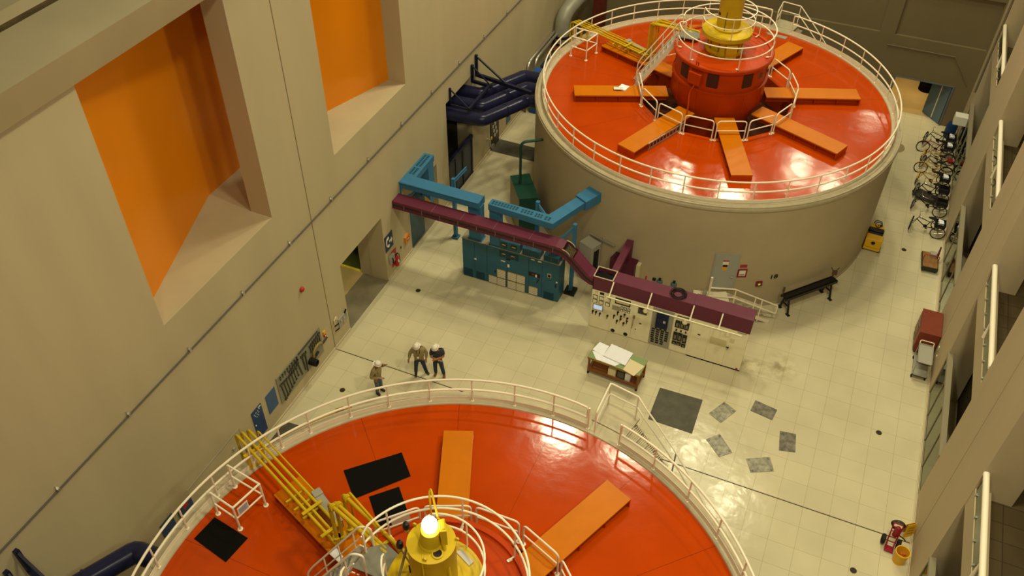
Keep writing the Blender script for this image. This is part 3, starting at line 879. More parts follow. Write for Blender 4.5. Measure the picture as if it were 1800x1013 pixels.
def yellow_pipes(gy, which):
    t = thing('yellow_piping', 'bundle of yellow pipes crossing the %s deck from rim to hub' % which, 'pipes', (GX, gy, 0), group='yellow pipe bundles')
    z = 5.98
    starts = [(-7.46, 2.80), (-7.38, 2.94), (-7.26, 3.08), (-7.06, 3.18)]
    ends = [(-3.62, 1.17), (-3.68, 1.35), (-3.62, 1.55), (-4.80, 2.22)]
    rad = [0.041, 0.037, 0.041, 0.025]
    uz = 7.52
    hub = [(-1.68, 0.56), (-1.72, 0.66), (-1.42, 0.80), (-1.50, 0.92)]
    for i in range(4):
        s0 = Vector((*starts[i], z)); e0 = Vector((*ends[i], z))
        out = (s0 - e0).normalized()
        m = MB()
        if i < 3:
            if i == 2: upx = Vector((-3.42, 1.66, 0))
            elif i == 1: upx = Vector((-3.50, 1.40, 0))
            else: upx = Vector((-3.60, 1.30, 0))
            pts = [s0 + out * 0.55 - Vector((0, 0, 2.2)), s0 + out * 0.55 - Vector((0, 0, 0.12)), s0 + out * 0.40, e0]
            m.tube(fillet(pts, 0.22), rad[i], 10)
            link('pipe', m, YEL, t); m = MB()
            m.tube(fillet([Vector((upx.x, upx.y, z - 0.02)), Vector((upx.x, upx.y, uz)), Vector((hub[i][0], hub[i][1], uz + 0.32)), Vector((hub[i][0] + 0.15, hub[i][1] - 0.05, uz + 0.32)), Vector((hub[i][0] + 0.15, hub[i][1] - 0.05, 7.7))], 0.14), rad[i] * 1.25, 10)
            # flanges
            for (pp, ax) in ((Vector((upx.x, upx.y, z + 0.03)), 'Z'), (Vector((upx.x, upx.y, z - 0.04)), 'Z')):
                m.lathe([(0.001, -0.02), (0.11, -0.02), (0.11, 0.02), (0.001, 0.02)], 14, M=Matrix.Translation(pp))
            dd = (Vector((hub[i][0], hub[i][1], uz + 0.32)) - Vector((upx.x, upx.y, uz))).normalized()
            mm = dd.to_track_quat('Z', 'Y').to_matrix().to_4x4()
            for k in (0.16, 0.21):
                m.lathe([(0.001, -0.018), (0.10, -0.018), (0.10, 0.018), (0.001, 0.018)], 14, M=Matrix.Translation(Vector((upx.x, upx.y, uz)) + dd * k) @ mm)
        else:
            m.tube(fillet([s0 + out * 0.45 - Vector((0, 0, 1.6)), s0 + out * 0.45, e0], 0.2), rad[i], 8)
            link('pipe', m, YEL, t); m = MB()
            m.tube(fillet([Vector((-3.30, 1.74, 5.7)), Vector((-3.30, 1.74, uz + 0.08)), Vector((-1.9, 1.0, uz + 0.3)), Vector((-1.3, 0.7, 7.72))], 0.14), 0.03, 8)
        link('riser_pipe', m, YEL, t)
    # thin black bands on the upper runs
    m = MB()
    dr = (Vector(ends[0]) - Vector(starts[0])).normalized()
    nrm = Vector((-dr.y, dr.x))
    for (cx, cy) in ((-5.28, 1.98), (-4.60, 1.74), (-4.95, 1.86)):
        c = Vector((cx, cy, z - 0.075))
        a = math.atan2(nrm.y, nrm.x)
        m = MB(); m.obox(c, (0.62, 0.05, 0.05), a)
        m.box(c.x - 0.03, c.x + 0.03, c.y - 0.03, c.y + 0.03, 5.635, z - 0.09); link('clamp', m, YEL, t)
    m = MB(); c = Vector((-3.82, 1.40, z + 0.07)); m.obox(c, (0.62, 0.09, 0.04), math.atan2(nrm.y, nrm.x))
    link('clamp', m, YEL, t); m = MB(); c = Vector((-4.62, 1.76, z + 0.07)); m.obox(c, (0.60, 0.09, 0.03), math.atan2(nrm.y, nrm.x))
    link('clamp', m, YEL, t)
    m = MB()
    base = Vector((-7.16, 2.76, 5.34)); a = math.atan2(nrm.y, nrm.x)
    for q in (-0.22, 0.22):
        m.obox(base + Vector((nrm.x * q, nrm.y * q, 0.29)), (0.08, 0.08, 0.58), a)
    m.obox(base + Vector((0, 0, 0.02)), (0.56, 0.16, 0.03), a)
    m.obox(base + Vector((0, 0, 0.56)), (0.62, 0.09, 0.06), a)
    link('support_stand', m, YEL, t); m = MB()
    m.obox(Vector((-3.55, 1.50, 5.72)), (0.62, 0.10, 0.08), a); m.box(-3.58, -3.50, 1.45, 1.55, 5.62, 5.70)
    link('support_foot', m, YEL, t); m = MB()
    m.obox(Vector((-1.78, 0.72, 7.72)), (0.5, 0.10, 0.05), a)
    link('support_foot', m, YEL, t)
    g = MB()
    a = math.atan2(-0.60, 1.11)
    g.obox((-4.30, 1.98, 5.80), (1.16, 0.24, 0.32), a)
    g.obox((-4.78, 2.24, 5.83), (0.22, 0.26, 0.36), a)
    tag(link('cable_trough', g, GREY, bevel=0.012), 'grey metal cable trough beside the yellow pipes on the %s deck' % which, 'cable box', 'grey cable troughs')
    bpy.context.scene.collection.objects[-1].location = (GX, gy, 0)


yellow_pipes(GF, 'far')
yellow_pipes(GN, 'near')


def box_rail(gy, which):
    t = thing('box_railing', 'low white box railing on the %s orange deck by the rim' % which, 'railing', (GX, gy, DZ), group='box railings')
    P = [Vector((-7.28, 1.86, 0)), Vector((-6.16, 1.70, 0)), Vector((-6.36, 0.82, 0)), Vector((-7.18, 0.97, 0))]
    for q in P:
        m = MB(); m.tube([q, q + Vector((0, 0, 1.0))], 0.03, 8); m.lathe([(0.075, 0), (0.075, 0.02), (0.001, 0.02)], 8, c=(q.x, q.y)); link('post', m, PINKW, t)
    for z, nm in ((1.0, 'top_rail'), (0.5, 'mid_rail')):
        for i in range(3):
            m = MB(); m.tube([P[i] + Vector((0, 0, z)), P[i + 1] + Vector((0, 0, z))], 0.03 if z == 1.0 else 0.026, 8); link(nm, m, PINKW, t)
    if which == 'near':
        a = math.atan2(P[2].y - P[1].y, P[2].x - P[1].x)
        c = P[2] * 0.72 + P[1] * 0.28 + Vector((0.03, -0.01, 0.72))
        m = MB(); m.obox(c, (0.34, 0.015, 0.30), a); link('sign_plate', m, WHITE, t)
        for k in range(4):
            m = MB(); m.obox(c + Vector((0.012, -0.004, 0.09 - 0.055 * k)), (0.27, 0.012, 0.022), a); link('printed_line', m, mat('print_grey', (0.25, 0.2, 0.28), 0.7), t)


box_rail(GF, 'far')
box_rail(GN, 'near')


def quad(pts, z0, z1):
    m = MB(); m.prism(pts, z0, z1); return m


for i, (pts, lb) in enumerate((([(-4.82, 3.5), (-3.62, 4.69), (-3.01, 4.08), (-4.08, 2.81)], 'large black rubber mat on the near orange deck left of the orange cover beam'),
                               ([(-3.74, 3.03), (-3.14, 3.64), (-2.40, 2.88), (-2.98, 2.27)], 'smaller black rubber mat touching the big mat on the near deck'),
                               ([(-7.30, 0.10), (-7.20, 0.84), (-6.02, 0.67), (-6.13, -0.13)], 'black rubber mat on the near deck below the white box railing'))):
    tag(link('rubber_mat', quad([(GX + a, GN + b) for a, b in pts], DZ + 0.002, DZ + 0.018), BLACK), lb, 'mat', 'black mats on the near deck')
tag(link('notice_sheet', quad([(GX + a, GN + b) for a, b in ((-2.92, 2.72), (-2.52, 3.02), (-2.30, 2.80), (-2.70, 2.46))], DZ + 0.02, DZ + 0.026), mat('brown_board', (0.28, 0.17, 0.12), 0.6)), 'pinkish brown board lying on the smaller black mat', 'board')
tag(link('paper_sheet', quad([(GX + a, GN + b) for a, b in ((-3.62, 1.20), (-3.31, 1.05), (-3.33, 0.86), (-3.70, 0.98))], 5.637, 5.645), PAPER), 'white paper sheet lying on the near orange beam by the stair', 'paper')
t = thing('paper_pad', 'white and pale blue papers on the left orange beam of the far deck', 'paper', (GX - 3.88, GF - 1.50, 5.637))
m = MB(); m.obox((0.05, 0.08, 0.03), (0.38, 0.42, 0.05), R(-10)); link('pad', m, PAPER, t)
m = MB(); m.obox((-0.12, -0.12, 0.062), (0.40, 0.22, 0.012), R(20)); link('loose_sheet', m, mat('pale_blue_paper', (0.62, 0.68, 0.68), 0.8), t)
tag(link('kick_plate', quad([(GX + a, GF + b) for a, b in ((0.85, 7.10), (1.95, 7.04), (1.88, 6.74), (1.0, 6.90))], DZ, DZ + 0.012), GREY), 'grey steel tread plate at the far deck entry by the rim gate', 'plate')
# aluminium ladder lying along a cover beam on the far deck
t = thing('ladder', 'aluminium ladder lying on edge against the lower left orange beam', 'ladder', (GX, GF, DZ))
A = Vector((-1.55, -5.15, 0)); B = Vector((-0.62, -3.00, 0))
for z in (0.04, 0.31):
    m = MB(); m.bar(A + Vector((0, 0, z)), B + Vector((0, 0, z)), 0.035, 0.06); link('side_rail', m, ZINC, t)
for k in range(11):
    q = A.lerp(B, (k + 0.5) / 11)
    m = MB(); m.tube([q + Vector((0, 0, 0.04)), q + Vector((0, 0, 0.31))], 0.017, 6); link('rung', m, ZINC, t)


def rim_stairs(gy, which):
    """landing at the rim gate and helical steps down around the barrel"""
    t = thing('rim_stairs', 'pale stair with grated treads winding down from the %s deck gate' % which, 'stairs', (GX, gy, 0), group='rim stairs')
    m = MB(); n = 6
    poly = [polar(8.01, 83 - 8 * i / n) for i in range(n + 1)] + [polar(8.85, 75.2 + 7 * i / n) for i in range(n + 1)]
    m.prism([(q.x, q.y) for q in poly], 5.24, 5.33); link('landing', m, CURB, t)
    dz, da = 0.20, 1.62
    ns = 26
    for i in range(ns):
        a = 75.0 - da * i; z = 5.14 - dz * i
        m = MB()
        for (r0, r1) in ((8.0, 8.68),):
            for q in range(5):
                b0 = a - da * 0.98 * q / 4.0
                p0, p1 = polar(r0, b0, z), polar(r1, b0, z)
                m.bar(p0, p1, 0.030, 0.03)
            m.bar(polar(r0, a, z - 0.03), polar(r1, a, z - 0.03), 0.015, 0.05)
        link('tread', m, CURB, t)
    for r_ in (8.0, 8.70):
        pts = [polar(r_, 75.5 - da * i, 5.14 - dz * i - 0.02) for i in range(ns + 1)]
        m = MB()
        for i in range(ns):
            m.bar(pts[i], pts[i + 1], 0.02, 0.17)
        link('stringer', m, CURB, t)
    # outer rail
    for nm, h in (('top_rail', 0.93), ('mid_rail', 0.47)):
        pts = [polar(7.64, 81.0, 5.34 + h * 0.0 if nm == 'top_rail' else 5.34 + h), polar(7.64, 81.0, 5.34 + h), polar(8.80, 82.0, 5.34 + h), polar(8.80, 76.0, 5.34 + h)]
        if nm == 'mid_rail': pts = pts[1:]
        pts = fillet(pts, 0.08) + [polar(8.72, 74 - da * i, 5.14 - dz * i + h) for i in range(0, ns, 2)]
        m = MB(); m.tube(pts, 0.026, 8); link(nm, m, PINKW, t)
    for (a, r_, z) in ((82.0, 8.80, 5.33), (76.0, 8.80, 5.33)):
        m = MB(); m.tube([polar(r_, a, z), polar(r_, a, z + 0.93)], 0.024, 8); link('post', m, PINKW, t)
    for i in (5, 11, 17, 23):
        a = 74 - da * i; z = 5.14 - dz * i
        m = MB(); m.tube([polar(8.72, a, z - 0.1), polar(8.72, a, z + 0.93)], 0.024, 8); link('post', m, GREYP, t)


rim_stairs(GN, 'near')
rim_stairs(GF, 'far')
# thin yellow pipe hung outside the near rim
t = thing('rim_pipe', 'thin yellow pipe running around the outside of the near rim', 'pipe', (GX, GN, 0))
m = MB(); pts = [polar(8.17, 156 - 19 * i / 14, 5.14) for i in range(15)]
m.tube(pts + [polar(8.2, 136.2, 5.16), polar(8.24, 135.8, 4.9), polar(8.2, 135.8, 0.3)], 0.032, 8)
m.tube([polar(8.24, 150 - 9 * i / 8, 5.10) for i in range(9)], 0.02, 6)
link('pipe', m, YEL, t)
m = MB(); m.obox(polar(8.18, 138.5, 5.14), (0.12, 0.25, 0.14), R(138.5)); link('valve', m, mat('ochre_valve', (0.38, 0.22, 0.03), 0.5), t)

# ================================================================ LEFT WALL EQUIPMENT


def wall_panel(name, y0, y1, z0, z1, m_, label, cat, th=0.02, group=None, pts=None):
    m = MB(); m.box(0.0, th, y0, y1, z0, z1)
    return tag(link(name, m, m_, bevel=0.004), label, cat, group)


wall_panel('wall_plaque', 9.11, 9.67, 0.81, 1.76, PANELBLUE, 'light blue wall panel just left of the tool board', 'panel', group='blue wall panels')
t = thing('notice_board', 'taller dark blue wall panel with pale dots left of the light blue one', 'panel', (0, 8.27, 0.36), group='blue wall panels')
m = MB(); m.box(0, 0.025, 0, 0.56, 0, 1.42); link('board', m, mat('panel_navy', (0.028, 0.060, 0.155), 0.45), t)
for (a, b) in ((0.10, 1.22), (0.20, 1.24), (0.30, 1.25), (0.40, 1.26), (0.14, 1.12), (0.24, 1.13), (0.34, 1.14), (0.2, 1.02), (0.3, 1.03)):
    m = MB(); m.box(0.025, 0.03, a, a + 0.04, b, b + 0.025); link('pale_dot', m, WHITE, t)
m = MB(); m.box(0.025, 0.03, 0.38, 0.52, 1.33, 1.38); m.box(0.025, 0.04, 0.04, 0.08, 0.7, 0.76); link('label_strip', m, WHITE, t)
t = thing('notice_board', 'dark blue wall panel with a red notice, nearer the camera and lower left', 'panel', (0, 4.22, 1.02), group='blue wall panels')
m = MB(); m.box(0, 0.025, 0, 0.64, 0, 0.60); link('board', m, MATS['panel_navy'], t)
m = MB(); m.box(0.025, 0.03, 0.24, 0.46, 0.28, 0.44); link('red_notice', m, REDP, t)
wall_panel('wall_plaque', 3.46, 4.02, 0.55, 1.75, MATS['panel_navy'], 'dark blue wall panel nearest the camera, seen through the rim rail', 'panel', group='blue wall panels')
m = MB(); m.tube([(0.04, 4.8, 1.90), (0.04, 7.55, 1.88), (0.04, 7.60, 0.9)], 0.012, 6); m.box(0, 0.06, 7.05, 7.15, 1.2, 1.3)
tag(link('wall_conduit', m, GREYP), 'thin pale conduit along the lower left wall', 'conduit')
# alarm bell
t = thing('alarm_bell', 'small red round alarm on the bare left wall', 'alarm', (0, 12.16, 4.38))
M_ = Matrix.Rotation(PI / 2, 4, 'Y')
m = MB(); m.lathe([(0.001, 0.12), (0.07, 0.11), (0.105, 0.06), (0.11, 0.03), (0.001, 0.03)], 18, M=M_); link('gong', m, REDP, t)
m = MB(); m.box(0, 0.04, -0.07, 0.07, -0.07, 0.07); link('back_box', m, REDP, t)
# tool board
t = thing('tool_board', 'grey-green tool board full of dark wrenches on the left wall', 'tool board', (0, 9.82, 0.63))
m = MB(); m.box(0.0, 0.035, 0, 2.86, 0, 1.35); link('board', m, mat('tool_board_grey', (0.25, 0.24, 0.165), 0.6), t, bevel=0.004)


def wrench_mb(L, wdt, dbl=True):
    m = MB()
    m.box(-0.012, 0.012, -wdt * 0.35, wdt * 0.35, -L / 2, L / 2)
    for s_ in ((-1, 1) if dbl else (1,)):
        z = s_ * L / 2
        poly = [(-1.0, -0.9), (-0.5, -1.1), (-0.35, -0.2), (0.35, -0.2), (0.5, -1.1), (1.0, -0.9), (1.05, 0.3), (0.5, 1.0), (-0.5, 1.0), (-1.05, 0.3)]
        m.extrude([(-0.018, p_[0] * wdt, z - s_ * p_[1] * wdt * 0.9) for p_ in poly], (0.036, 0, 0))
    return m


ordn = ['first', 'second', 'third', 'fourth', 'fifth', 'sixth', 'seventh', 'eighth', 'ninth', 'tenth', 'eleventh', 'twelfth']


def hang(y, z, L, wdt, label, name='spanner', cat='wrench', dbl=True, tilt=0.0, group='wrenches on the tool board'):
    o = link(name, wrench_mb(L, wdt, dbl), TOOLM)
    o.location = (0.058, y, z); o.rotation_euler = (R(tilt), 0, 0)
    return tag(o, label, cat, group)


# lower row, long spanners shrinking to the right
for i in range(7):
    hang(10.02 + 0.155 * i, 1.10 - 0.0 * i + 0.02 * i, 0.86 - 0.075 * i, 0.062 - 0.004 * i, '%s of the long double spanners from the left on the tool board' % ordn[i], tilt=6)
for i in range(8):
    hang(10.02 + 0.15 * i, 1.80 + 0.01 * (i % 2), 0.16, 0.03, '%s small pale hook spanner from the left in the tool board\'s top row' % ordn[i], name='small_spanner', dbl=False, group='small tools in the top row')
for i in range(6):
    hang(10.55 + 0.11 * i, 1.56 + 0.02 * i, 0.20, 0.04, '%s short spanner from the left in the middle row of the tool board' % ordn[i], name='short_spanner', group='short spanners in the middle row')
for i in range(6):
    hang(11.92 + 0.125 * i, 1.48 + 0.015 * i, 0.34 + 0.03 * (i % 3), 0.062, '%s heavy spanner from the left at the tool board\'s right end' % ordn[i], name='heavy_spanner', dbl=False, group='heavy spanners at the right end')
for i, (yy, zz, L) in enumerate(((11.12, 1.28, 0.90), (11.40, 1.25, 0.80), (11.55, 1.15, 0.95))):
    o = hang(yy, zz, L, 0.085, ['long black pipe wrench in the middle of the tool board', 'black adjustable wrench just right of the long pipe wrench', 'brown handled wrench hanging beside the black cylinder'][i], name='pipe_wrench', dbl=False, tilt=10 - 6 * i, group='pipe wrenches')
m = MB(); m.box(-0.015, 0.015, -0.55, 0.75, -0.02, 0.02); o = link('steel_bar', m, TOOLM); o.location = (0.058, 11.75, 1.92); tag(o, 'long black bar across the top of the tool board', 'bar')
t = thing('black_cylinder', 'short black drum hanging on the lower middle of the tool board', 'drum', (0.0, 11.78, 0.98))
m = MB(); m.lathe([(0.001, 0.035), (0.15, 0.035), (0.15, 0.34), (0.12, 0.34), (0.12, 0.12), (0.001, 0.12)], 20, M=M_); link('drum', m, BLACKG, t)
t = thing('shackle', 'big yellow and black lifting shackle on the tool board', 'shackle', (0.10, 12.25, 1.10))
pts = [(0.02, 0.32 * math.cos(R(a)), 0.32 * math.sin(R(a))) for a in range(20, 200, 15)]
m = MB(); m.tube(pts, 0.05, 8); link('bow', m, mat('ochre_steel', (0.30, 0.21, 0.06), 0.5), t)
m = MB(); m.tube([(0.05, 0.30, 0.14), (0.05, 0.62, 0.18)], 0.04, 8); m.tube([(0.02, -0.34, -0.12), (0.02, 0.0, -0.02)], 0.05, 8); link('pin', m, BLACKG, t)
m = MB(); m.box(0, 0.05, 0, 0.15, 0.15, 0.32); m.box(0, 0.05, 0, 0.15, 0, 0.13)
t = thing('call_point', 'small yellow and red call point right of the tool board', 'call point', (0, 12.84, 1.22))
m = MB(); m.box(0, 0.05, 0, 0.14, 0.15, 0.31); link('sign_plate', m, YEL2, t)
m = MB(); m.box(0, 0.06, 0.02, 0.12, 0.0, 0.13); link('button_box', m, REDP, t)
m = MB(); m.box(0.06, 0.066, 0.04, 0.10, 0.04, 0.09); link('label_plate', m, WHITE, t)
# service outlet panel
t = thing('valve_panel', 'grey service panel with small valves and hoses left of the doorway', 'valve panel', (0, 13.58, 0.8))
m = MB(); m.box(0, 0.05, 0.30, 0.90, 0.0, 0.42); link('panel', m, GREYP, t, bevel=0.004)
for (y, z) in ((0.42, 0.30), (0.62, 0.33), (0.82, 0.34), (0.60, 0.12)):
    m = MB(); m.lathe([(0.001, 0.10), (0.05, 0.10), (0.05, 0.05), (0.001, 0.05)], 12, M=Matrix.Translation((0, y, z)) @ M_); link('valve', m, ZINC, t)
m = MB(); m.tube([(0.05, 0.0, 0.10), (0.05, 0.26, 0.02)], 0.022, 6); m.tube([(0.05, 0.0, 0.36), (0.05, 0.26, 0.28)], 0.022, 6); m.tube([(0.05, 0.75, 0.42), (0.06, 0.86, 0.55)], 0.03, 6); link('hose', m, BLACK, t)
m = MB(); m.tube([(0.05, 0.02, 0.45), (0.05, 0.02, 0.66), (0.05, 0.20, 0.72)], 0.025, 8); m.box(0, 0.07, 0.12, 0.22, 0.60, 0.70); link('outlet', m, CREAM2, t)
# phone, extinguisher, alarm box right of the doorway
t = thing('phone_sign', 'blue sign with a white telephone handset beside the doorway', 'sign', (0, 17.83, 1.55))
m = MB(); m.box(0.0, 0.02, 0, 0.64, 0, 0.80); link('plate', m, mat('sign_navy', (0.010, 0.025, 0.085), 0.4), t)
m = MB()
m.tube([(0.024, 0.20 + 0.12 * math.cos(R(a)) + 0.02, 0.43 + 0.22 * math.sin(R(a))) for a in range(110, 251, 10)], 0.03, 6)
m.obox((0.025, 0.25, 0.62), (0.02, 0.13, 0.12), 0, R(20)); m.obox((0.025, 0.25, 0.22), (0.02, 0.13, 0.12), 0, R(-20)); link('handset_symbol', m, WHITE, t)
m = MB(); m.extrude([(0.021, 0.34, 0.46), (0.021, 0.50, 0.46), (0.021, 0.50, 0.56), (0.021, 0.60, 0.38), (0.021, 0.50, 0.22), (0.021, 0.50, 0.34), (0.021, 0.34, 0.34)], (0.006, 0, 0)); link('arrow_symbol', m, WHITE, t)
t = thing('wall_phone', 'grey telephone box on the wall under the blue sign', 'telephone', (0, 17.97, 0.82))
m = MB(); m.box(0, 0.14, 0, 0.34, 0, 0.42); link('box', m, GREYP, t, bevel=0.03)
m = MB(); m.tube([(0.16, 0.08, 0.08), (0.19, 0.08, 0.12), (0.19, 0.08, 0.3), (0.16, 0.08, 0.34)], 0.025, 6); link('handset', m, BLACKG, t)
wall_panel('extinguisher_backing', 18.22, 18.62, 0.42, 1.28, SIGNRED, 'red backing board behind the fire extinguisher', 'board', th=0.015)
t = thing('fire_extinguisher', 'red fire extinguisher hanging on its red board by the doorway', 'fire extinguisher', (0.13, 18.42, 0.45))
m = MB(); m.lathe([(0.001, 0), (0.09, 0), (0.095, 0.03), (0.095, 0.45), (0.07, 0.52), (0.03, 0.55), (0.03, 0.60), (0.001, 0.60)], 18); link('cylinder', m, REDP, t)
m = MB(); m.obox((0.02, 0, 0.64), (0.05, 0.18, 0.03)); m.tube([(0.02, 0.05, 0.62), (0.06, 0.13, 0.55), (0.06, 0.14, 0.18)], 0.018, 6); link('hose', m, BLACKG, t)
m = MB(); m.box(0.090, 0.099, -0.045, 0.045, 0.22, 0.36); link('label_plate', m, WHITE, t)
m = MB(); m.box(-0.12, -0.09, -0.03, 0.03, 0.2, 0.5); link('bracket', m, BLACKG, t)
t = thing('alarm_box', 'orange hexagonal alarm box with a red notice on the left wall', 'alarm box', (0, 19.36, 0.82))
m = MB(); m.extrude([(0, 0, 0.08), (0, 0, 0.40), (0, 0.26, 0.50), (0, 0.40, 0.36), (0, 0.34, 0.10), (0, 0.10, 0.0)], (0.10, 0, 0)); link('case', m, ORANGESIGN, t)
m = MB(); m.box(0.10, 0.108, 0.08, 0.30, 0.17, 0.34); link('notice', m, REDP, t)
m = MB(); m.box(0.108, 0.111, 0.10, 0.28, 0.24, 0.28); link('notice_line', m, WHITE, t)
m = MB(); m.box(0, 0.03, 19.0, 19.07, 0.88, 0.99); tag(link('light_switch', m, mat('brown_switch', (0.10, 0.07, 0.04), 0.5)), 'tiny dark switch between the extinguisher and the orange alarm box', 'switch')
# yellow line inside the side room
m = MB(); m.prism([(-6.5, 17.82), (-1.25, 17.82), (-1.25, 17.95), (-6.5, 17.95)], -0.004, 0.0); o = link('floor_line', m, TAPE); o['kind'] = 'structure'; o.name = 'trim_16'
m = MB(); m.prism([(-6.5, 14.0), (-1.25, 14.0), (-1.25, 14.12), (-6.5, 14.12)], -0.004, 0.0); o = link('floor_line', m, TAPE); o['kind'] = 'structure'; o.name = 'trim_17'
m = MB(); m.box(-3.4, -2.75, 18.6, 19.7, 0, 1.9); tag(link('store_cabinet', m, GREYP, bevel=0.01), 'grey cabinet seen inside the side room doorway', 'cabinet')
m = MB(); m.box(-1.40, -1.34, 18.0, 18.6, 1.1, 1.6)
# blue door leaf in second doorway
t = thing('blue_door', 'dark blue door leaf standing open in the second left doorway', 'door', (-0.06, 20.06, 0))
m = MB(); m.box(-0.05, 0.0, 0, 1.32, 0.02, 2.60); link('leaf', m, mat('door_blue', (0.035, 0.085, 0.12), 0.35), t, bevel=0.005)
m = MB(); m.box(0.0, 0.05, 1.18, 1.26, 1.0, 1.08); link('handle', m, ZINC, t)

# ---- isolated-phase bus ducts (navy): far set, and the near set cut by the lower left corner


def navy_bus(dy, which):
    t = thing('bus_duct_set', 'three fat navy bus pipes bending from the wall to the generator, %s set' % which, 'bus duct', (0, dy, 0), group='navy bus duct sets')
    for k in range(3):
        o_ = Vector((-0.475 * k, 0.98 * k, 0))
        e1 = Vector((1.50, 24.42, 4.62)) + o_; e2 = Vector((2.72, 26.75, 4.62)) + o_
        rx = GX - math.sqrt(max(0.1, 7.94 ** 2 - (e2.y - GF) ** 2))
        pts = [Vector((-2.9, e1.y - 0.25, 4.62)), e1, e2, Vector((rx + 0.05, e2.y + 0.05, 4.62))]
        m = MB(); m.tube(fillet(pts, 0.10, 2), 0.30, 20)
        pp = link('bus_pipe', m, NAVY, t)
        m = MB()
        for q in (0.5,):
            c = e1.lerp(e2, q); dd = (e2 - e1).normalized()
            m.lathe([(0.30, -0.03), (0.325, -0.03), (0.325, 0.03), (0.30, 0.03)], 20, M=Matrix.Translation(c) @ dd.to_track_quat('Z', 'Y').to_matrix().to_4x4())
        link('joint_band', m, NAVY, pp)
        m = MB(); m.tube([(-1.6, 24.3 + 0.85 * k, 4.4), (-1.6, 24.3 + 0.85 * k, 1.2)], 0.26, 16); link('drop_pipe', m, NAVY, t)
    f = MB()
    f.bar((0.06, 27.0, 5.15), (0.06, 27.0, 6.20), 0.12, 0.12)
    f.bar((0.06, 27.0, 5.20), (3.0, 26.5, 5.20), 0.14, 0.16)
    f.bar((0.08, 27.0, 6.12), (1.62, 26.74, 5.26), 0.07, 0.07)
    link('wall_bracket', f, NAVYF, t)
    f = MB(); f.bar((0.06, 26.55, 5.05), (0.06, 26.55, 5.92), 0.12, 0.12); f.bar((0.06, 26.55, 5.10), (1.05, 26.45, 5.10), 0.12, 0.14); f.bar((0.06, 26.55, 5.88), (1.0, 26.45, 5.15), 0.05, 0.05)
    f.bar((0.95, 26.45, 5.12), (0.95, 24.25, 5.12), 0.12, 0.12)
    link('wall_bracket', f, NAVYF, t)
    f = MB(); f.bar((0.05, 24.28, 5.25), (0.05, 24.28, 5.95), 0.08, 0.08); f.bar((0.05, 24.28, 5.90), (0.95, 24.25, 5.16), 0.05, 0.05); f.bar((0.05, 24.28, 5.12), (0.95, 24.25, 5.12), 0.08, 0.08)
    link('wall_bracket', f, NAVYF, t)
    return t


navy_bus(0, 'far')
navy_bus(-27.215, 'near')
t = thing('barrier_panel', 'low navy barrier with grey slats under the far bus pipes', 'barrier', (-0.08, 23.92, 0))
m = MB(); m.box(0, 0.05, 0, 2.56, 0.06, 2.1); link('sheet', m, mat('barrier_blue_grey', (0.055, 0.06, 0.075), 0.5), t)
m = MB()
for q in (0.03, 0.72, 1.50, 2.50):
    m.box(-0.01, 0.09, q - 0.06 if q > 0.1 else 0.0, q + 0.06, 0.0, 2.12)
m.box(-0.02, 0.12, 0, 2.56, 2.08, 2.24); m.box(-0.02, 0.08, 0, 2.56, 0.0, 0.1)
link('frame', m, NAVYF, t)
tag(link('floor_plate', quad([(0.02, 28.53), (0.02, 29.7), (2.75, 29.7), (2.75, 28.55)], 0.0, 0.012), GRATE), 'long dark floor plate between the left wall and the far generator', 'floor plate', 'dark floor plates')
tag(link('floor_plate', quad([(0.21, 8.3), (0.21, 9.55), (2.6, 9.7), (2.3, 8.2)], 0.0, 0.012), GRATE), 'dark floor plate at the left wall below the blue panels', 'floor plate', 'dark floor plates')
# gauge board and valve past the bus opening
t = thing('gauge_board', 'dark gauge board on the left wall behind the navy pipes', 'gauge board', (0, 28.55, 0))
m = MB(); m.box(0, 0.05, 0, 1.0, 0.05, 1.62); link('board', m, mat('gauge_board_dark', (0.05, 0.045, 0.035), 0.5), t)
for (y, z) in ((0.25, 1.3), (0.5, 1.35), (0.35, 1.0), (0.6, 1.05), (0.45, 0.7), (0.7, 0.75)):
    m = MB(); m.lathe([(0.001, 0.075), (0.10, 0.075), (0.10, 0.05)], 14, M=Matrix.Translation((0, y, z)) @ M_); link('gauge', m, ZINC, t)
t = thing('hydrant_valve', 'wall valve with pale coupling left of the gauge board', 'valve', (0, 28.15, 0.45))
m = MB(); m.tube([(0, 0, 0.5), (0.18, 0, 0.5), (0.18, 0, 0.1)], 0.05, 8); m.lathe([(0.001, 0.22), (0.13, 0.22), (0.15, 0.30), (0.001, 0.30)], 14, M=Matrix.Translation((0, 0.15, 0.05)) @ M_); link('coupling', m, ZINC, t)
m = MB(); m.lathe([(0.001, 0.20), (0.09, 0.20), (0.09, 0.24), (0.001, 0.24)], 12, M=Matrix.Translation((0, 0.1, 0.55)) @ M_); link('handwheel', m, YEL2, t)
wall_panel('wall_plaque', 30.6, 31.15, 0.35, 0.98, PANELBLUE, 'small light blue wall panel behind the far navy pipes', 'panel', group='blue wall panels')
m = MB(); m.box(0.45, 0.85, 32.7, 33.5, 0.0, 2.35); tag(link('blue_locker', m, mat('bright_blue', (0.02, 0.09, 0.30), 0.4)), 'bright blue upright locker beside the bent steel pipes', 'locker')
m = MB(); m.box(0.2, 0.28, 32.6, 32.68, 0, 0.9); m.box(0.15, 0.33, 32.55, 32.73, 0.7, 0.9); tag(link('stanchion', m, BROWN), 'short brown post by the left wall beyond the navy pipes', 'post')
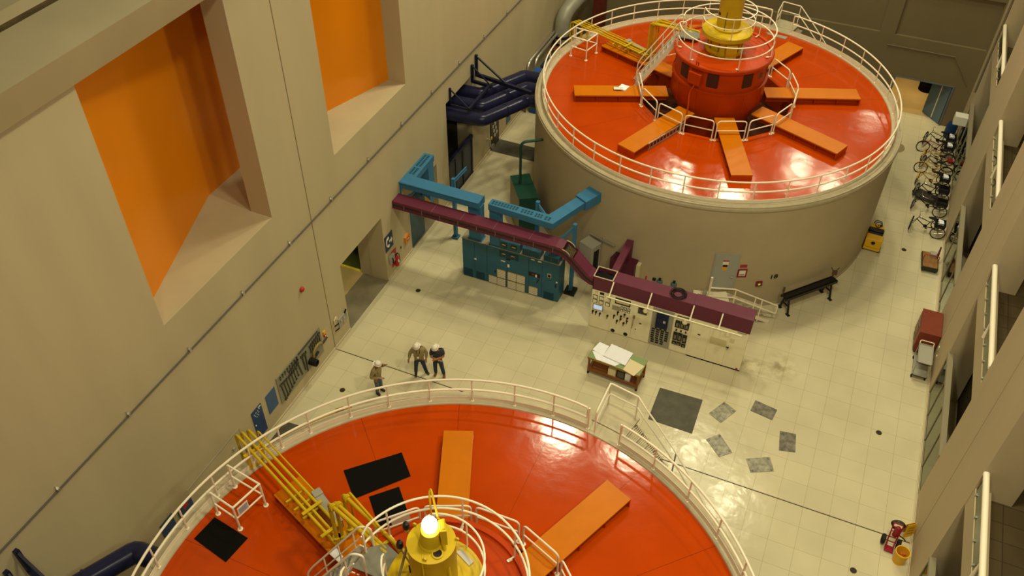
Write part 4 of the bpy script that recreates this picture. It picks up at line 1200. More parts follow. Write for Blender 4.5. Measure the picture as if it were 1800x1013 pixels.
for i, dx in enumerate((0.12, 0.34)):
    m = MB(); m.tube(fillet([(dx, 40, 2.62), (dx, 33.3 + 0.5 * i, 2.62), (dx, 33.1 + 0.5 * i, 1.4), (dx, 33.4 + 0.5 * i, 0.4)], 0.4), 0.075, 10)
    tag(link('steel_pipe', m, ZINC), ['steel pipe running along the far left wall, the one against the wall', 'steel pipe running along the far left wall, the outer one'][i], 'pipe', 'steel pipes on the far left wall')
# things behind the far generator's left side
t = thing('red_column', 'dark red steel column behind the far generator at top left', 'column', (1.95, 39.4, 0))
m = MB(); m.box(-0.32, 0.32, -0.25, 0.25, 0, 7); link('shaft', m, mat('oxide_red', (0.11, 0.018, 0.012), 0.5, var=0.2), t)
m = MB(); m.box(-0.4, 0.4, -0.33, 0.33, 0, 0.25); link('base', m, MATS['oxide_red'], t)
t = thing('cable_duct', 'rounded grey duct with dark bands in the far left corner', 'duct', (0.05, 37.9, 0))
m = MB(); m.tube(fillet([(0.45, -0.6, 1.0), (0.45, -0.6, 3.6), (0.9, 0.9, 4.2), (1.3, 1.7, 4.4)], 0.8), 0.42, 16); link('duct', m, GREY, t)
m = MB(); m.lathe([(0.42, -0.06), (0.46, -0.06), (0.46, 0.06), (0.42, 0.06)], 16, c=(0.45, -0.6), M=Matrix.Translation((0, 0, 2.4))); m.lathe([(0.42, -0.06), (0.46, -0.06), (0.46, 0.06), (0.42, 0.06)], 16, c=(0.45, -0.6), M=Matrix.Translation((0, 0, 2.0))); link('band', m, BLACKG, t)
m = MB(); m.box(0.35, 1.0, 36.4, 37.4, 0, 1.9); tag(link('rust_box', m, mat('rust_orange', (0.20, 0.06, 0.025), 0.6)), 'rust coloured box behind the far rim by the left wall', 'box')
m = MB(); m.box(0.3, 1.3, 34.8, 36.0, 0, 1.7); m.box(0.25, 1.35, 34.75, 36.05, 1.7, 1.76); tag(link('blue_cabinet', m, mat('deep_blue', (0.02, 0.045, 0.10), 0.4)), 'dark blue cabinet partly behind the far rim by the left wall', 'cabinet')

# ================================================================ CENTRE EQUIPMENT
# ---- blue cabinet line-up
CX0, CX1, CY0, CY1, CH = 2.80, 7.20, 19.42, 20.10, 2.13
t = thing('switchgear_cabinet', 'teal blue row of electrical cabinets with white filters', 'cabinet', (CX0, CY0, 0))
seams = [0, 1.14, 3.05, 3.64, 4.40]
m = MB(); m.box(0, 4.40, 0.02, CY1 - CY0, 0.06, CH - 0.03); m.box(0.03, 4.37, 0.05, CY1 - CY0 - 0.02, 0, 0.06)
body = link('body', m, TEALCAB, t, bevel=0.006)
m = MB(); m.box(-0.01, 4.41, -0.0, CY1 - CY0 + 0.01, CH - 0.03, CH); link('top_plate', m, CABTOP, t)


def cdoor(x0, x1, z0=0.08, z1=CH - 0.05):
    m = MB(); m.box(x0 + 0.012, x1 - 0.012, 0, 0.02, z0, z1); return link('door', m, TEALCAB, t, bevel=0.004)


d1 = cdoor(0, 0.57); d2 = cdoor(0.57, 1.14); d3 = cdoor(1.14, 2.07); d4 = cdoor(2.07, 3.05); d5 = cdoor(3.05, 3.64); d6 = cdoor(3.64, 4.40)


def fr(name, x0, x1, z0, z1, mt, par, y=-0.012, th=0.012):
    m = MB(); m.box(x0, x1, y, y + th, z0, z1); return link(name, m, mt, par)


def louvre(x0, x1, z0, z1, par):
    m = MB(); m.box(x0, x1, -0.004, 0.0, z0, z1); n = 9
    for i in range(n):
        zz = z0 + (z1 - z0) * (i + 0.5) / n
        m.box(x0 + 0.01, x1 - 0.01, -0.012, -0.004, zz - 0.012, zz + 0.004)
    link('louvre', m, TEALDK, par)


louvre(0.05, 0.47, 0.06, 0.50, d1); louvre(0.63, 1.03, 0.06, 0.48, d2); louvre(3.75, 4.20, 0.05, 0.46, d6)
for (x0, x1, z0, z1, par) in ((1.24, 1.61, 0.02, 0.44, d3), (1.63, 2.00, 0.0, 0.43, d3), (1.63, 2.00, 0.46, 0.92, d3), (2.11, 2.49, 0.0, 0.44, d4), (2.51, 2.89, 0.0, 0.44, d4), (2.11, 2.49, 0.47, 0.93, d4), (2.51, 2.89, 0.47, 0.93, d4), (3.09, 3.47, 0.03, 0.48, d5)):
    fo = fr('filter', x0, x1, z0 + 0.06, z1 + 0.03, FILTER, par, -0.02, 0.02)
    m = MB(); m.box(x0 - 0.015, x1 + 0.015, -0.012, 0.0, z0 + 0.045, z0 + 0.06); m.box(x0 - 0.015, x0, -0.024, 0, z0 + 0.045, z1 + 0.045); m.box(x1, x1 + 0.012, -0.024, 0, z0 + 0.045, z1 + 0.045); m.box(x0 - 0.015, x1 + 0.012, -0.024, 0, z1 + 0.03, z1 + 0.045)
    link('filter_frame', m, mat('ochre_frame', (0.34, 0.24, 0.08), 0.5), fo)
ip = fr('instrument_panel', 1.72, 2.58, 1.70, 2.02, TEALDK, d4)
for x in (1.93, 2.34):
    fr('relay', x - 0.11, x + 0.11, 1.79, 1.97, TEALCAB, ip, -0.03, 0.02); fr('yellow_plate', x - 0.07, x + 0.07, 1.885, 1.925, YEL2, ip, -0.036, 0.006); fr('dark_plate', x - 0.06, x + 0.06, 1.81, 1.87, BLACKG, ip, -0.036, 0.006)
fr('control_strip', 3.06, 3.56, 1.12, 1.32, BLACKG, d5); fr('red_lamp', 3.20, 3.30, 1.20, 1.26, mat('dull_red', (0.30, 0.05, 0.03), 0.5), d5, -0.018, 0.006); fr('white_switch', 3.36, 3.43, 1.13, 1.26, WHITE, d5, -0.03, 0.02)
m = MB(); m.obox((3.47, -0.02, 0.92), (0.04, 0.025, 0.20), 0, 0, R(20)); link('handle', m, BLACKG, d5)
m = MB(); m.box(4.25, 4.29, -0.03, 0, 0.84, 1.02); link('handle', m, BLACKG, d6)
fr('meter', 3.88, 4.06, 1.30, 1.52, GREYP, d6, -0.02, 0.02); fr('meter_face', 3.91, 4.03, 1.34, 1.46, BLACKG, d6, -0.026, 0.006)
fr('tag_plate', 4.27, 4.34, 1.12, 1.18, WHITE, d6); fr('tag_plate', 0.56, 0.66, 1.12, 1.19, WHITE, d1); fr('tag_plate', 1.80, 1.98, 1.46, 1.51, WHITE, d3); fr('tag_plate', 2.09, 2.18, 1.22, 1.38, WHITE, d4); fr('name_plate', 2.03, 2.22, 1.62, 1.70, BLACKG, d4); fr('knob', 1.50, 1.56, 0.70, 0.82, BLACKG, d3); fr('name_plate', 3.15, 3.30, 2.01, 2.05, WHITE, d5); fr('name_plate', 3.45, 3.60, 1.99, 2.05, WHITE, d5)
# top hamper
t2 = thing('relay_box', 'teal box with four yellow plates on top of the blue cabinets', 'relay box', (CX0 + 1.70, CY0 + 0.03, CH))
m = MB(); m.box(0, 0.92, 0, 0.40, 0, 0.42); link('case', m, TEALCAB, t2, bevel=0.005)
for x in (0.22, 0.66):
    m = MB(); m.box(x - 0.13, x + 0.13, -0.02, 0, 0.12, 0.32); rb = link('relay', m, TEALDK, t2); m = MB(); m.box(x - 0.08, x + 0.08, -0.03, -0.02, 0.22, 0.27); link('yellow_plate', m, YEL2, rb)
t2 = thing('vent_housing', 'teal vented housing on the blue cabinets, larger one in the middle', 'vent housing', (CX0 + 2.72, CY0 + 0.04, CH), group='vented housings')
m = MB(); m.box(0, 0.80, 0, 0.45, 0, 0.34); link('case', m, TEALCAB, t2, bevel=0.005)
for k in range(8):
    m = MB(); m.box(0.05 + 0.09 * k, 0.10 + 0.09 * k, -0.008, 0, 0.05, 0.28); link('slot', m, TEALDK, t2)
t2 = thing('vent_housing', 'teal vented housing at the right end on the blue cabinets', 'vent housing', (CX0 + 3.68, CY0 + 0.02, CH), group='vented housings')
m = MB(); m.box(0, 0.66, 0, 0.48, 0, 0.30); link('case', m, TEALCAB, t2, bevel=0.005)
for x in (0.04, 0.35):
    m = MB(); m.box(x, x + 0.27, -0.008, 0, 0.05, 0.26); link('louvre', m, TEALDK, t2)

# ---- blue bus ducts above the cabinets


def slots(mb, x0, x1, y0, y1, z, nx, ny, M=None):
    for i in range(nx):
        for j in range(ny):
            xa = x0 + (x1 - x0) * i / nx; xb = x0 + (x1 - x0) * (i + 0.68) / nx
            ya = y0 + (y1 - y0) * j / ny; yb = y0 + (y1 - y0) * (j + 0.72) / ny
            mb.box(xa, xb, ya, yb, z, z + 0.006, M)


t = thing('bus_duct', 'sky blue overhead duct from the left wall corner to the cabinet top', 'bus duct', (0, 19.4, 0), group='sky blue ducts')
m = MB(); m.prism([(0.0, 0.02), (3.62, -0.02), (3.56, 0.56), (0.49, 0.60), (0.47, 2.30), (0.02, 2.30)], 3.90, 4.20); link('top_duct', m, DUCT, t, bevel=0.012)
m = MB(); m.box(0.0, 3.60, -0.035, -0.01, 4.17, 4.21); m.box(3.60, 3.64, -0.02, 0.56, 3.88, 4.22); link('flange', m, DUCT, t)
m = MB()
for j in range(2):
    for i in range(6):
        for ya in ((0.72, 1.30) if i < 3 else (1.42, 2.20)):
            pass
slots(m, 0.10, 0.40, 0.70, 1.20, 4.20, 2, 5); slots(m, 0.10, 0.40, 1.30, 2.20, 4.20, 2, 8); link('vent_slots', m, DUCTDK, t)
m = MB(); m.box(3.10, 3.66, 0.10, 0.46, CH, 3.92); m.box(3.06, 3.70, 0.06, 0.50, CH, CH + 0.04); link('riser', m, DUCT, t, bevel=0.01)
m = MB(); m.box(0.05, 0.46, 1.75, 2.22, 1.95, 3.90); link('riser', m, DUCT, t, bevel=0.01)
m = MB()
for k in range(4):
    m.obox((0.30 + 0.02, 1.735, 1.98 + 0.075 * k), (0.34, 0.012, 0.035), 0, 0, R(35))
link('hazard_stripe', m, YEL2, t)
m = MB(); m.bar((0.03, 0.05, 3.85), (0.03, 0.05, 3.25), 0.05, 0.05); m.bar((0.03, 0.05, 3.28), (0.70, 0.10, 3.85), 0.05, 0.05); link('wall_bracket', m, DUCT, t)

t = thing('bus_duct', 'sky blue overhead duct bending from the cabinet top into the far barrel', 'bus duct', (0, 19.4, 0), group='sky blue ducts')
m = MB(); m.prism([(4.04, 0.0), (6.86, -0.14), (7.57, 1.66), (7.15, 1.92), (6.50, 0.36), (4.04, 0.40)], 4.0, 4.30); link('top_duct', m, DUCT, t, bevel=0.012)
m = MB(); slots(m, 4.15, 5.30, 0.07, 0.33, 4.30, 9, 2); slots(m, 5.42, 5.95, 0.04, 0.30, 4.30, 4, 2); slots(m, 6.02, 6.36, 0.01, 0.27, 4.30, 3, 2); slots(m, 6.44, 6.72, -0.02, 0.24, 4.30, 2, 2); link('vent_slots', m, DUCTDK, t)
m = MB(); m.prism([(7.08, 1.86), (7.62, 1.58), (8.02, 2.45), (7.45, 2.80)], 3.92, 4.38); link('end_box', m, DUCT, t, bevel=0.012)
m = MB(); m.box(4.06, 4.52, 0.06, 0.40, CH, 4.02); m.box(4.02, 4.56, 0.03, 0.43, CH, CH + 0.04); link('riser', m, DUCT, t, bevel=0.01)


def prop(name, label, x, y, h, brace, dark_base=True, group='duct support posts'):
    t = thing(name, label, 'post', (x, y, 0), group=group)
    m = MB(); m.box(-0.075, 0.075, -0.075, 0.075, 0.1, h); link('shaft', m, DUCT, t)
    if dark_base:
        m = MB(); m.box(-0.24, 0.24, -0.24, 0.24, 0, 0.12); link('base_block', m, BLACKG, t)
    else:
        m = MB(); m.box(-0.15, 0.15, -0.15, 0.15, 0, 0.1); link('base_plate', m, DUCT, t)
    if brace:
        m = MB()
        for q in (0, 0.14):
            m.bar((0, 0, h - 0.1 - q), (brace[0], brace[1], h - 0.1 - q + brace[2]), 0.05, 0.05)
        link('brace_arm', m, DUCT, t)


prop('support_post', 'blue square post on a black base right of the blue cabinets', 7.45, 20.29, 3.72, (-0.55, -0.65, -0.55))
prop('support_post', 'blue post with short arms behind the maroon tray, left of the cabinets', 1.40, 21.60, 3.3, (0.15, 1.0, 0.1), False)
prop('support_post', 'blue post under the bend of the sky blue duct', 5.60, 20.9, 3.85, (0.85, -0.9, 0.1), False)

# ---- maroon cable tray
t = thing('cable_tray', 'maroon covered cable tray from the left wall down to the white panels', 'cable tray', (0, 18.73, 0))
cov = MB(); sidef = MB(); under = MB(); inner = MB()
path = [(0.0, 3.66), (7.20, 3.66), (7.62, 3.58), (7.95, 3.34), (8.62, 2.66), (8.80, 2.56), (8.90, 2.56)]
W_ = 0.56


def strip(mb, pth, y0, y1, t0, t1):
    n = len(pth)
    pr = []
    for i in range(n):
        a = Vector(pth[max(i - 1, 0)]); b_ = Vector(pth[min(i + 1, n - 1)])
        d = (b_ - a).normalized(); nn = Vector((-d.y, d.x))
        p_ = Vector(pth[i])
        pr.append((p_ + nn * t0, p_ + nn * t1))
    for i in range(n - 1):
        vs = []
        for (q, yy) in ((i, y0), (i, y1), (i + 1, y1), (i + 1, y0)):
            vs.append((pr[q][0].x, yy, pr[q][0].y))
        for (q, yy) in ((i, y0), (i, y1), (i + 1, y1), (i + 1, y0)):
            vs.append((pr[q][1].x, yy, pr[q][1].y))
        mb.add(vs, [(0, 1, 2, 3), (7, 6, 5, 4), (0, 4, 5, 1), (1, 5, 6, 2), (2, 6, 7, 3), (3, 7, 4, 0)])


strip(cov, path[:2] + [(7.50, 3.62)], 0, W_, -0.01, 0.015)
strip(cov, [(7.97, 3.32)] + path[4:], 0, W_, -0.01, 0.015)
link('cover', cov, MAROON, t)
strip(sidef, path, -0.012, 0.012, -0.10, 0.0); strip(sidef, path, -0.012, 0.012, -0.30, -0.22); strip(sidef, path, -0.035, 0.0, -0.32, -0.29)
strip(sidef, path, W_ - 0.012, W_ + 0.012, -0.30, 0.02)
link('side_rail', sidef, MAROON, t)
strip(under, path, 0.005, W_, -0.30, -0.27); strip(under, path, 0.0, 0.006, -0.23, -0.09); link('web', under, mat('tray_web_dark', (0.035, 0.028, 0.022), 0.6), t)
strip(inner, path[2:4], 0.05, W_ - 0.05, -0.12, -0.05); link('cables', inner, mat('cable_bundle', (0.06, 0.045, 0.02), 0.6, var=0.5, scale=14), t)
m = MB()
for k in range(9):
    x = 0.55 + 0.82 * k
    m.box(x - 0.012, x + 0.012, -0.03, 0.0, 3.36, 3.60)
for k in (1.8, 3.1, 4.55, 6.1):
    m.box(k - 0.006, k + 0.006, -0.005, W_ + 0.005, 3.672, 3.684)
link('tie', m, mat('grey_tie', (0.20, 0.14, 0.12), 0.5), t)
m = MB(); m.tube([(7.48 + 0.42 * math.sin(R(a)), W_ - 0.0, 3.14 + 0.50 * math.cos(R(a))) for a in range(0, 66, 6)], 0.022, 6); m.tube([(7.48 + 0.40 * math.sin(R(a)), 0.0, 3.14 + 0.48 * math.cos(R(a))) for a in range(0, 66, 6)], 0.018, 6); link('bend_edge', m, CURB, t)

# ---- white control boards with maroon canopy
WX0, WX1, WY = 8.86, 15.08, 18.67
t = thing('control_board', 'cream control board with gauges, breaker panel and maroon top', 'control board', (WX0, WY, 0))
D = 0.62
m = MB(); m.box(0, WX1 - WX0, 0.015, D, 0.03, 2.10); m.box(0.02, WX1 - WX0 - 0.02, 0.03, D, 0, 0.03)
link('body', m, WHITECAB, t, bevel=0.006)
m = MB(); m.box(0.78, 3.98, 0, D, 2.10, 2.78); m.box(3.98, WX1 - WX0 + 0.03, -0.02, D, 2.10, 2.82); m.box(0.0, 0.78, 0, 0.03, 2.10, 2.78); m.box(0.0, 0.03, 0, D, 2.10, 2.78); m.box(0, 0.78, D - 0.03, D, 2.10, 2.78)
link('canopy', m, MAROON, t, bevel=0.006)
m = MB(); m.box(-0.008, 0.80, -0.01, 0.03, 2.775, 2.80); m.box(-0.008, 0.80, D - 0.03, D + 0.01, 2.775, 2.80); m.box(-0.01, 0.03, 0.03, D - 0.03, 2.775, 2.80); m.box(0.76, 0.80, 0.03, D - 0.03, 2.775, 2.80); link('tray_rim', m, CURB, t)
m = MB(); m.box(0.03, 0.76, 0.03, D - 0.03, 2.50, 2.58)
link('tray_bottom', m, BLACK, t)
m = MB()
for k in range(7):
    yy = 0.12 + 0.06 * k
    m.tube([(0.05, yy, 2.61), (0.3, yy + 0.02, 2.64), (0.55, yy - 0.03, 2.61), (0.75, yy, 2.62)], 0.02, 6)
link('black_cables', m, BLACKG, t)
m = MB(); m.tube([(0.15, 0.10, 2.66), (0.35, 0.09, 2.67), (0.55, 0.14, 2.66), (0.74, 0.10, 2.66)], 0.02, 6); m.tube([(0.2, 0.16, 2.66), (0.45, 0.13, 2.68), (0.74, 0.17, 2.66)], 0.016, 6); link('orange_cables', m, mat('orange_cable', (0.55, 0.16, 0.04), 0.5), t)
cols = [(0, 0.84), (0.84, 1.74), (1.74, 2.50), (2.50, 3.36), (3.36, 4.08), (4.08, 4.80), (4.80, 5.52), (5.52, 6.22)]
doors = []
for i, (a, b_) in enumerate(cols):
    m = MB(); m.box(a + 0.006, b_ - 0.006, 0, 0.015, 0.05, 2.07)
    doors.append(link('panel', m, GREYP if i == 3 else WHITECAB, t, bevel=0.003))


def cf(name, par, x0, x1, z0, z1, mt, th=0.02):
    """fitting on the board's face; x in world metres"""
    m = MB(); m.box(x0 - WX0, x1 - WX0, -th, 0.0, z0, z1); return link(name, m, mt, par)


def gauge(par, x, z, w_=0.19, h_=0.19):
    g = cf('gauge', par, x - w_ / 2, x + w_ / 2, z - h_ / 2, z + h_ / 2, BLACKG, 0.015)
    m = MB(); m.box(x - WX0 - w_ / 2 + 0.022, x - WX0 + w_ / 2 - 0.022, -0.02, -0.015, z - h_ / 2 + 0.022, z + h_ / 2 - 0.022); link('dial', m, WHITECAB, g)


def knob(par, x, z):
    m = MB(); m.lathe([(0.001, 0.06), (0.035, 0.06), (0.045, 0.0)], 12, M=Matrix.Translation((x - WX0, 0, z)) @ Matrix.Rotation(PI / 2, 4, 'X')); m.box(x - WX0 - 0.014, x - WX0 + 0.014, -0.075, -0.04, z - 0.12, z + 0.03); link('knob', m, BLACKG, par)


for x, z in ((9.01, 1.74), (9.27, 1.74), (9.54, 1.74), (9.01, 1.51), (9.27, 1.51), (9.54, 1.50)): gauge(doors[0], x, z)
cf('vent_plate', doors[0], 9.19, 9.36, 1.94, 2.05, BLACKG); cf('tag_plate', doors[0], 8.98, 9.10, 1.97, 2.05, CREAM2, 0.01)
sc = cf('screen_bezel', doors[0], 8.94, 9.39, 1.05, 1.36, GREYP); cf('screen', sc, 8.98, 9.34, 1.09, 1.32, SCREEN, 0.024)
for x, z in ((8.97, 0.93), (9.11, 0.93), (9.27, 0.90), (9.59, 0.90)): knob(doors[0], x, z)
dp = cf('annunciator', doors[1], 9.83, 10.46, 1.70, 2.01, BLACKG); cf('annunciator_face', dp, 9.87, 10.42, 1.77, 1.95, CREAM2, 0.025); cf('amber_lamp', dp, 10.34, 10.42, 1.89, 1.955, AMBER, 0.032)
cf('lcd', doors[1], 9.74, 10.06, 1.33, 1.57, mat('lcd_grey', (0.34, 0.31, 0.20), 0.4))
for x in (10.14, 10.28, 10.42):
    for z in (1.55, 1.42): gauge(doors[1], x, z - 0.0, 0.11, 0.12)
for x, z in ((10.0, 1.26), (10.28, 1.24), (10.14, 1.08), (10.14, 0.93), (10.41, 1.07), (10.41, 0.93), (10.0, 0.78), (10.28, 0.76), (9.86, 1.02)): knob(doors[1], x, z)
for x, z in ((10.14, 0.80), (10.41, 0.99)): cf('amber_lamp', doors[1], x - 0.02, x + 0.02, z - 0.02, z + 0.02, AMBER, 0.03)
for x in (9.87, 10.41):
    m = MB(); m.lathe([(0.001, 0.01), (0.09, 0.01), (0.09, 0.0)], 14, M=Matrix.Translation((x - WX0, 0, 0.16)) @ Matrix.Rotation(PI / 2, 4, 'X')); link('round_vent', m, BLACKG, doors[1])
gr = cf('switch_block', doors[2], 10.79, 11.15, 1.53, 1.83, BLACKG)
for i in range(5):
    for j in range(4):
        cf('switch', gr, 10.81 + 0.067 * i, 10.86 + 0.067 * i, 1.555 + 0.066 * j, 1.605 + 0.066 * j, mat('switch_grey', (0.12, 0.10, 0.07), 0.5), 0.03)
cf('dark_strip', doors[2], 10.80, 11.14, 1.87, 1.92, BLACKG)
m = MB(); m.tube([(10.66 - WX0, -0.03, 1.22), (10.63 - WX0, -0.03, 0.62)], 0.012, 6); m.obox((10.67 - WX0, -0.03, 1.27), (0.08, 0.03, 0.16)); link('tag_cord', m, mat('olive_tag', (0.25, 0.22, 0.08), 0.6), doors[2])
cf('latch', doors[2], 10.90, 10.99, 0.97, 1.01, BLACKG); cf('latch', doors[2], 10.77, 10.80, 0.58, 0.63, BLACKG)
bd = cf('breaker', doors[3], 11.56, 12.03, 1.20, 1.92, mat('breaker_blue', (0.012, 0.018, 0.055), 0.35), 0.16)
cf('breaker_window', bd, 11.64, 11.95, 1.50, 1.72, mat('breaker_blue2', (0.02, 0.03, 0.08), 0.3), 0.18)
for k in range(2): cf('white_label', bd, 11.86 + 0.05 * k, 11.895 + 0.05 * k, 1.55, 1.66, WHITE, 0.19)
for x in (11.60, 11.79, 11.98): cf('breaker_foot', bd, x - 0.035, x + 0.035, 1.08, 1.20, BLACKG, 0.12)
for r_ in range(7):
    for c_ in range(4):
        if r_ >= 5 and c_ == 3: continue
        x = 11.49 + 0.187 * c_ + (0.03 if r_ >= 5 else 0); z = 0.93 - 0.118 * r_
        cf('vent_slot', doors[3], x - 0.066, x + 0.066, z - 0.036, z + 0.036, BLACKG, 0.012)
dp = cf('annunciator', doors[4], 12.34, 12.83, 1.87, 2.01, BLACKG); cf('annunciator_face', dp, 12.37, 12.80, 1.895, 1.985, CREAM2, 0.025)
for x in (12.39, 12.575, 12.765):
    for z, h_ in ((1.57, 0.36), (0.90, 0.42), (0.53, 0.17)):
        z_ = z - (0.0 if x < 12.7 else (0.0 if z > 1 else 0.03))
        g = cf('meter', doors[4], x - 0.085, x + 0.085, z_ - h_ / 2, z_ + h_ / 2, BLACKG, 0.04)
        cf('meter_face', g, x - 0.045, x + 0.045, z_ - h_ * 0.32, z_ + h_ * 0.18, mat('meter_grey', (0.20, 0.17, 0.11), 0.5), 0.046)
    cf('knob', doors[4], x - 0.03, x + 0.03, 1.20, 1.27, BLACKG, 0.04)
cf('latch', doors[5], 13.22, 13.33, 1.31, 1.35, BLACKG); cf('latch', doors[7], 14.38, 14.48, 1.08, 1.12, BLACKG, 0.03); cf('key', doors[7], 14.42, 14.44, 0.98, 1.08, BLACKG, 0.03); cf('card_holder', doors[7], 14.45, 14.62, 1.42, 1.62, CREAMP, 0.02)
cf('red_tag', doors[7], 14.92, 15.0, 0.05, 0.13, REDP); cf('name_plate', doors[7], 14.66, 15.0, 2.02, 2.05, GREYP)
cf('patch_label', doors[6], 13.72, 14.36, 1.05, 1.42, CREAM2, 0.006)
m = MB(); m.box(4.08, 6.22, -0.006, 0.02, 0.0, 0.05); link('plinth_gap', m, BLACK, t)
# floodlight gantry in front of the board
t = thing('panel_light_bar', 'white light bar on four arms in front of the control board', 'light fixture', (WX0, WY, 0))
arms = [0.83, 2.36, 4.02, 5.12]
for x in arms:
    m = MB(); m.tube([(x, 0.0, 2.76), (x, -0.52, 2.40)], 0.028, 8); link('arm', m, PINKW, t)
m = MB(); m.tube([(0.72, -0.52, 2.40), (6.0, -0.52, 2.40)], 0.025, 8); link('bar', m, WHITECAB, t)
for x in (0.72, 2.32, 3.86, 5.50):
    m = MB(); m.lathe([(0.001, 2.22), (0.10, 2.22), (0.11, 2.26), (0.05, 2.38), (0.03, 2.40)], 14, c=(x, -0.52)); link('lamp_head', m, CREAM2, t)
# coil of hose on top
m = MB()
for k in range(7):
    rr = 0.17 + 0.024 * k + 0.01 * (k % 2)
    m.tube([(WX0 + 3.30 + rr * math.cos(R(a)) + 0.015 * (k % 3), WY + 0.30 + rr * math.sin(R(a)), 2.80 + 0.018 * (k % 4) + 0.012) for a in range(0, 360, 20)], 0.012, 6, closed=True)
m.tube([(WX0 + 3.1, WY + 0.5, 2.80), (WX0 + 3.3, WY + 0.58, 2.80), (WX0 + 3.45, WY + 0.55, 2.81)], 0.014, 6)
tag(link('hose_coil', m, BLACKG), 'coil of black cable lying on the maroon top of the control board', 'cable coil')

# ---- green box and grey cabinet between them and the barrel
t = thing('green_enclosure', 'tall dark green enclosure standing beside the far barrel', 'enclosure', (3.05, 24.23, 0))
m = MB(); P = [(-0.05, -0.05), (0.64, 0.42), (1.70, -1.05), (0.98, -1.50)]; m.prism(P, 0.05, 2.18); link('body', m, GREEN, t, bevel=0.008)
m = MB(); m.prism([(P[0][0] - 0.02, P[0][1] - 0.03), (P[1][0] + 0.02, P[1][1] + 0.03), (P[2][0] + 0.03, P[2][1]), (P[3][0], P[3][1] - 0.03)], 2.18, 2.21); link('lid', m, GREEN, t)
m = MB(); m.extrude([(-0.06, -0.04, 0.08), (0.97, -1.49, 0.08), (0.97, -1.49, 2.14), (-0.06, -0.04, 2.14)], (-0.012, -0.008, 0)); link('lit_side', m, mat('olive_grey_lit_side', (0.28, 0.25, 0.16), 0.5), t)  # lit side of the box, its lightness put into the colour
m = MB(); m.tube(fillet([(0.58, -0.45, 2.15), (0.58, -0.45, 4.43), (1.1, -0.1, 4.43), (1.62, 0.3, 4.43)], 0.35), 0.06, 10); link('pipe', m, GREEN, t)
t = thing('grey_cabinet', 'tall grey floor cabinet with a dark louvre beside the far barrel', 'cabinet', (7.37, 21.32, 0))
u = Vector((0.66, -0.27)); v_ = Vector((0.22, 0.52))
P = [Vector((0, 0)), u, u + v_, v_]
m = MB(); m.prism([(q.x, q.y) for q in P], 0, 2.0); link('body', m, GREYP, t, bevel=0.01)
m = MB(); q0 = u * 1.005 + v_ * 0.22; q1 = u * 1.005 + v_ * 0.78; m.extrude([(q0.x, q0.y, 0.3), (q1.x, q1.y, 0.3), (q1.x, q1.y, 1.75), (q0.x, q0.y, 1.75)], (0.012, -0.005, 0)); link('louvre', m, BLACKG, t)
# zinc conduit on barrel
m = MB(); m.tube([(GX + 8.0 * math.cos(R(a)), GF + 8.0 * math.sin(R(a)), z) for a, z in ((-112, 2.1), (-109, 2.12), (-106, 2.12), (-103, 2.12))], 0.045, 8); m.obox((GX + 8.0 * math.cos(R(-107)), GF + 8.0 * math.sin(R(-107)), 2.28), (0.05, 0.06, 0.14))
tag(link('barrel_conduit', m, ZINC), 'short steel conduit along the far barrel above the grey cabinet', 'conduit')
# maroon wall box with duct to the canopy
t = thing('maroon_box', 'maroon box on the far barrel with a duct to the control board', 'junction box', (GX, GF, 0))
m = MB(); m.lathe([(7.96, 0.55), (8.45, 0.55), (8.45, 1.85), (7.96, 1.85)], 6, a0=R(-102.5), a1=R(-95), closed=True); link('box', m, MAROOND, t, bevel=0.01)
m = MB(); m.box(9.38 - GX, 9.66 - GX, WY + D - GF + 0.0, 21.35 - GF, 2.62, 2.78); m.box(9.38 - GX, 9.66 - GX, 21.2 - GF, 21.36 - GF, 1.8, 2.62); link('duct', m, MAROON, t, bevel=0.008)
m = MB(); m.lathe([(7.96, 0.70), (8.20, 0.70), (8.20, 1.75), (7.96, 1.75)], 4, a0=R(-95), a1=R(-93.9), closed=True); link('end_plate', m, CREAM2, t)
for k, (a, z, lb) in enumerate(((-87.8, 1.02, 'left'), (-83.5, 1.05, 'right'))):
    t = thing('power_socket', 'round blue power socket on the far barrel, the %s one' % lb, 'socket', (GX + 7.95 * math.cos(R(a)), GF + 7.95 * math.sin(R(a)), z), R(a), group='blue sockets')
    Mx = Matrix.Rotation(PI / 2, 4, 'Y')
    m = MB(); m.lathe([(0.001, 0.12), (0.10, 0.12), (0.13, 0.05), (0.13, 0.0)], 16, M=Mx); link('cover', m, mat('socket_blue', (0.10, 0.16, 0.20), 0.4), t)
    m = MB(); m.box(0, 0.10, -0.05, 0.05, 0.13, 0.20); link('cap', m, BLACKG, t)
    m = MB(); m.box(0, 0.06, -0.07, 0.07, -0.24, -0.15); link('tag_plate', m, YEL2 if k else GREYP, t)
for (a, z, mt_, lb, nm) in ((-89.5, 1.08, BLACKG, 'small black box on the barrel left of the blue sockets', 'small_box'), (-92.0, 1.0, REDP, 'thin red flag on the barrel behind the control board', 'red_flag')):
    m = MB(); m.obox((GX + 7.97 * math.cos(R(a)), GF + 7.97 * math.sin(R(a)), z), (0.06, 0.14 if nm == 'small_box' else 0.04, 0.12 if nm == 'small_box' else 0.24), R(a)); tag(link(nm, m, mt_), lb, 'box' if nm == 'small_box' else 'flag')

# ---- door, notices and number on the far barrel


def bpt(a, z, r=7.95):
    return Vector((GX + r * math.cos(R(a)), GF + r * math.sin(R(a)), z))


def barrel_plate(a0, a1, z0, z1, r0, r1, n=4):
    m = MB(); m.lathe([(r0, z0), (r1, z0), (r1, z1), (r0, z1)], n, (GX, GF), R(a0), R(a1), True); return m


t = thing('steel_door', 'grey steel door in the curved barrel at the head of small stairs', 'door', (GX, GF, 0))


def bp(name, par, mt, *a):
    mb = barrel_plate(*a); return link(name, mb, mt, par, world=True)


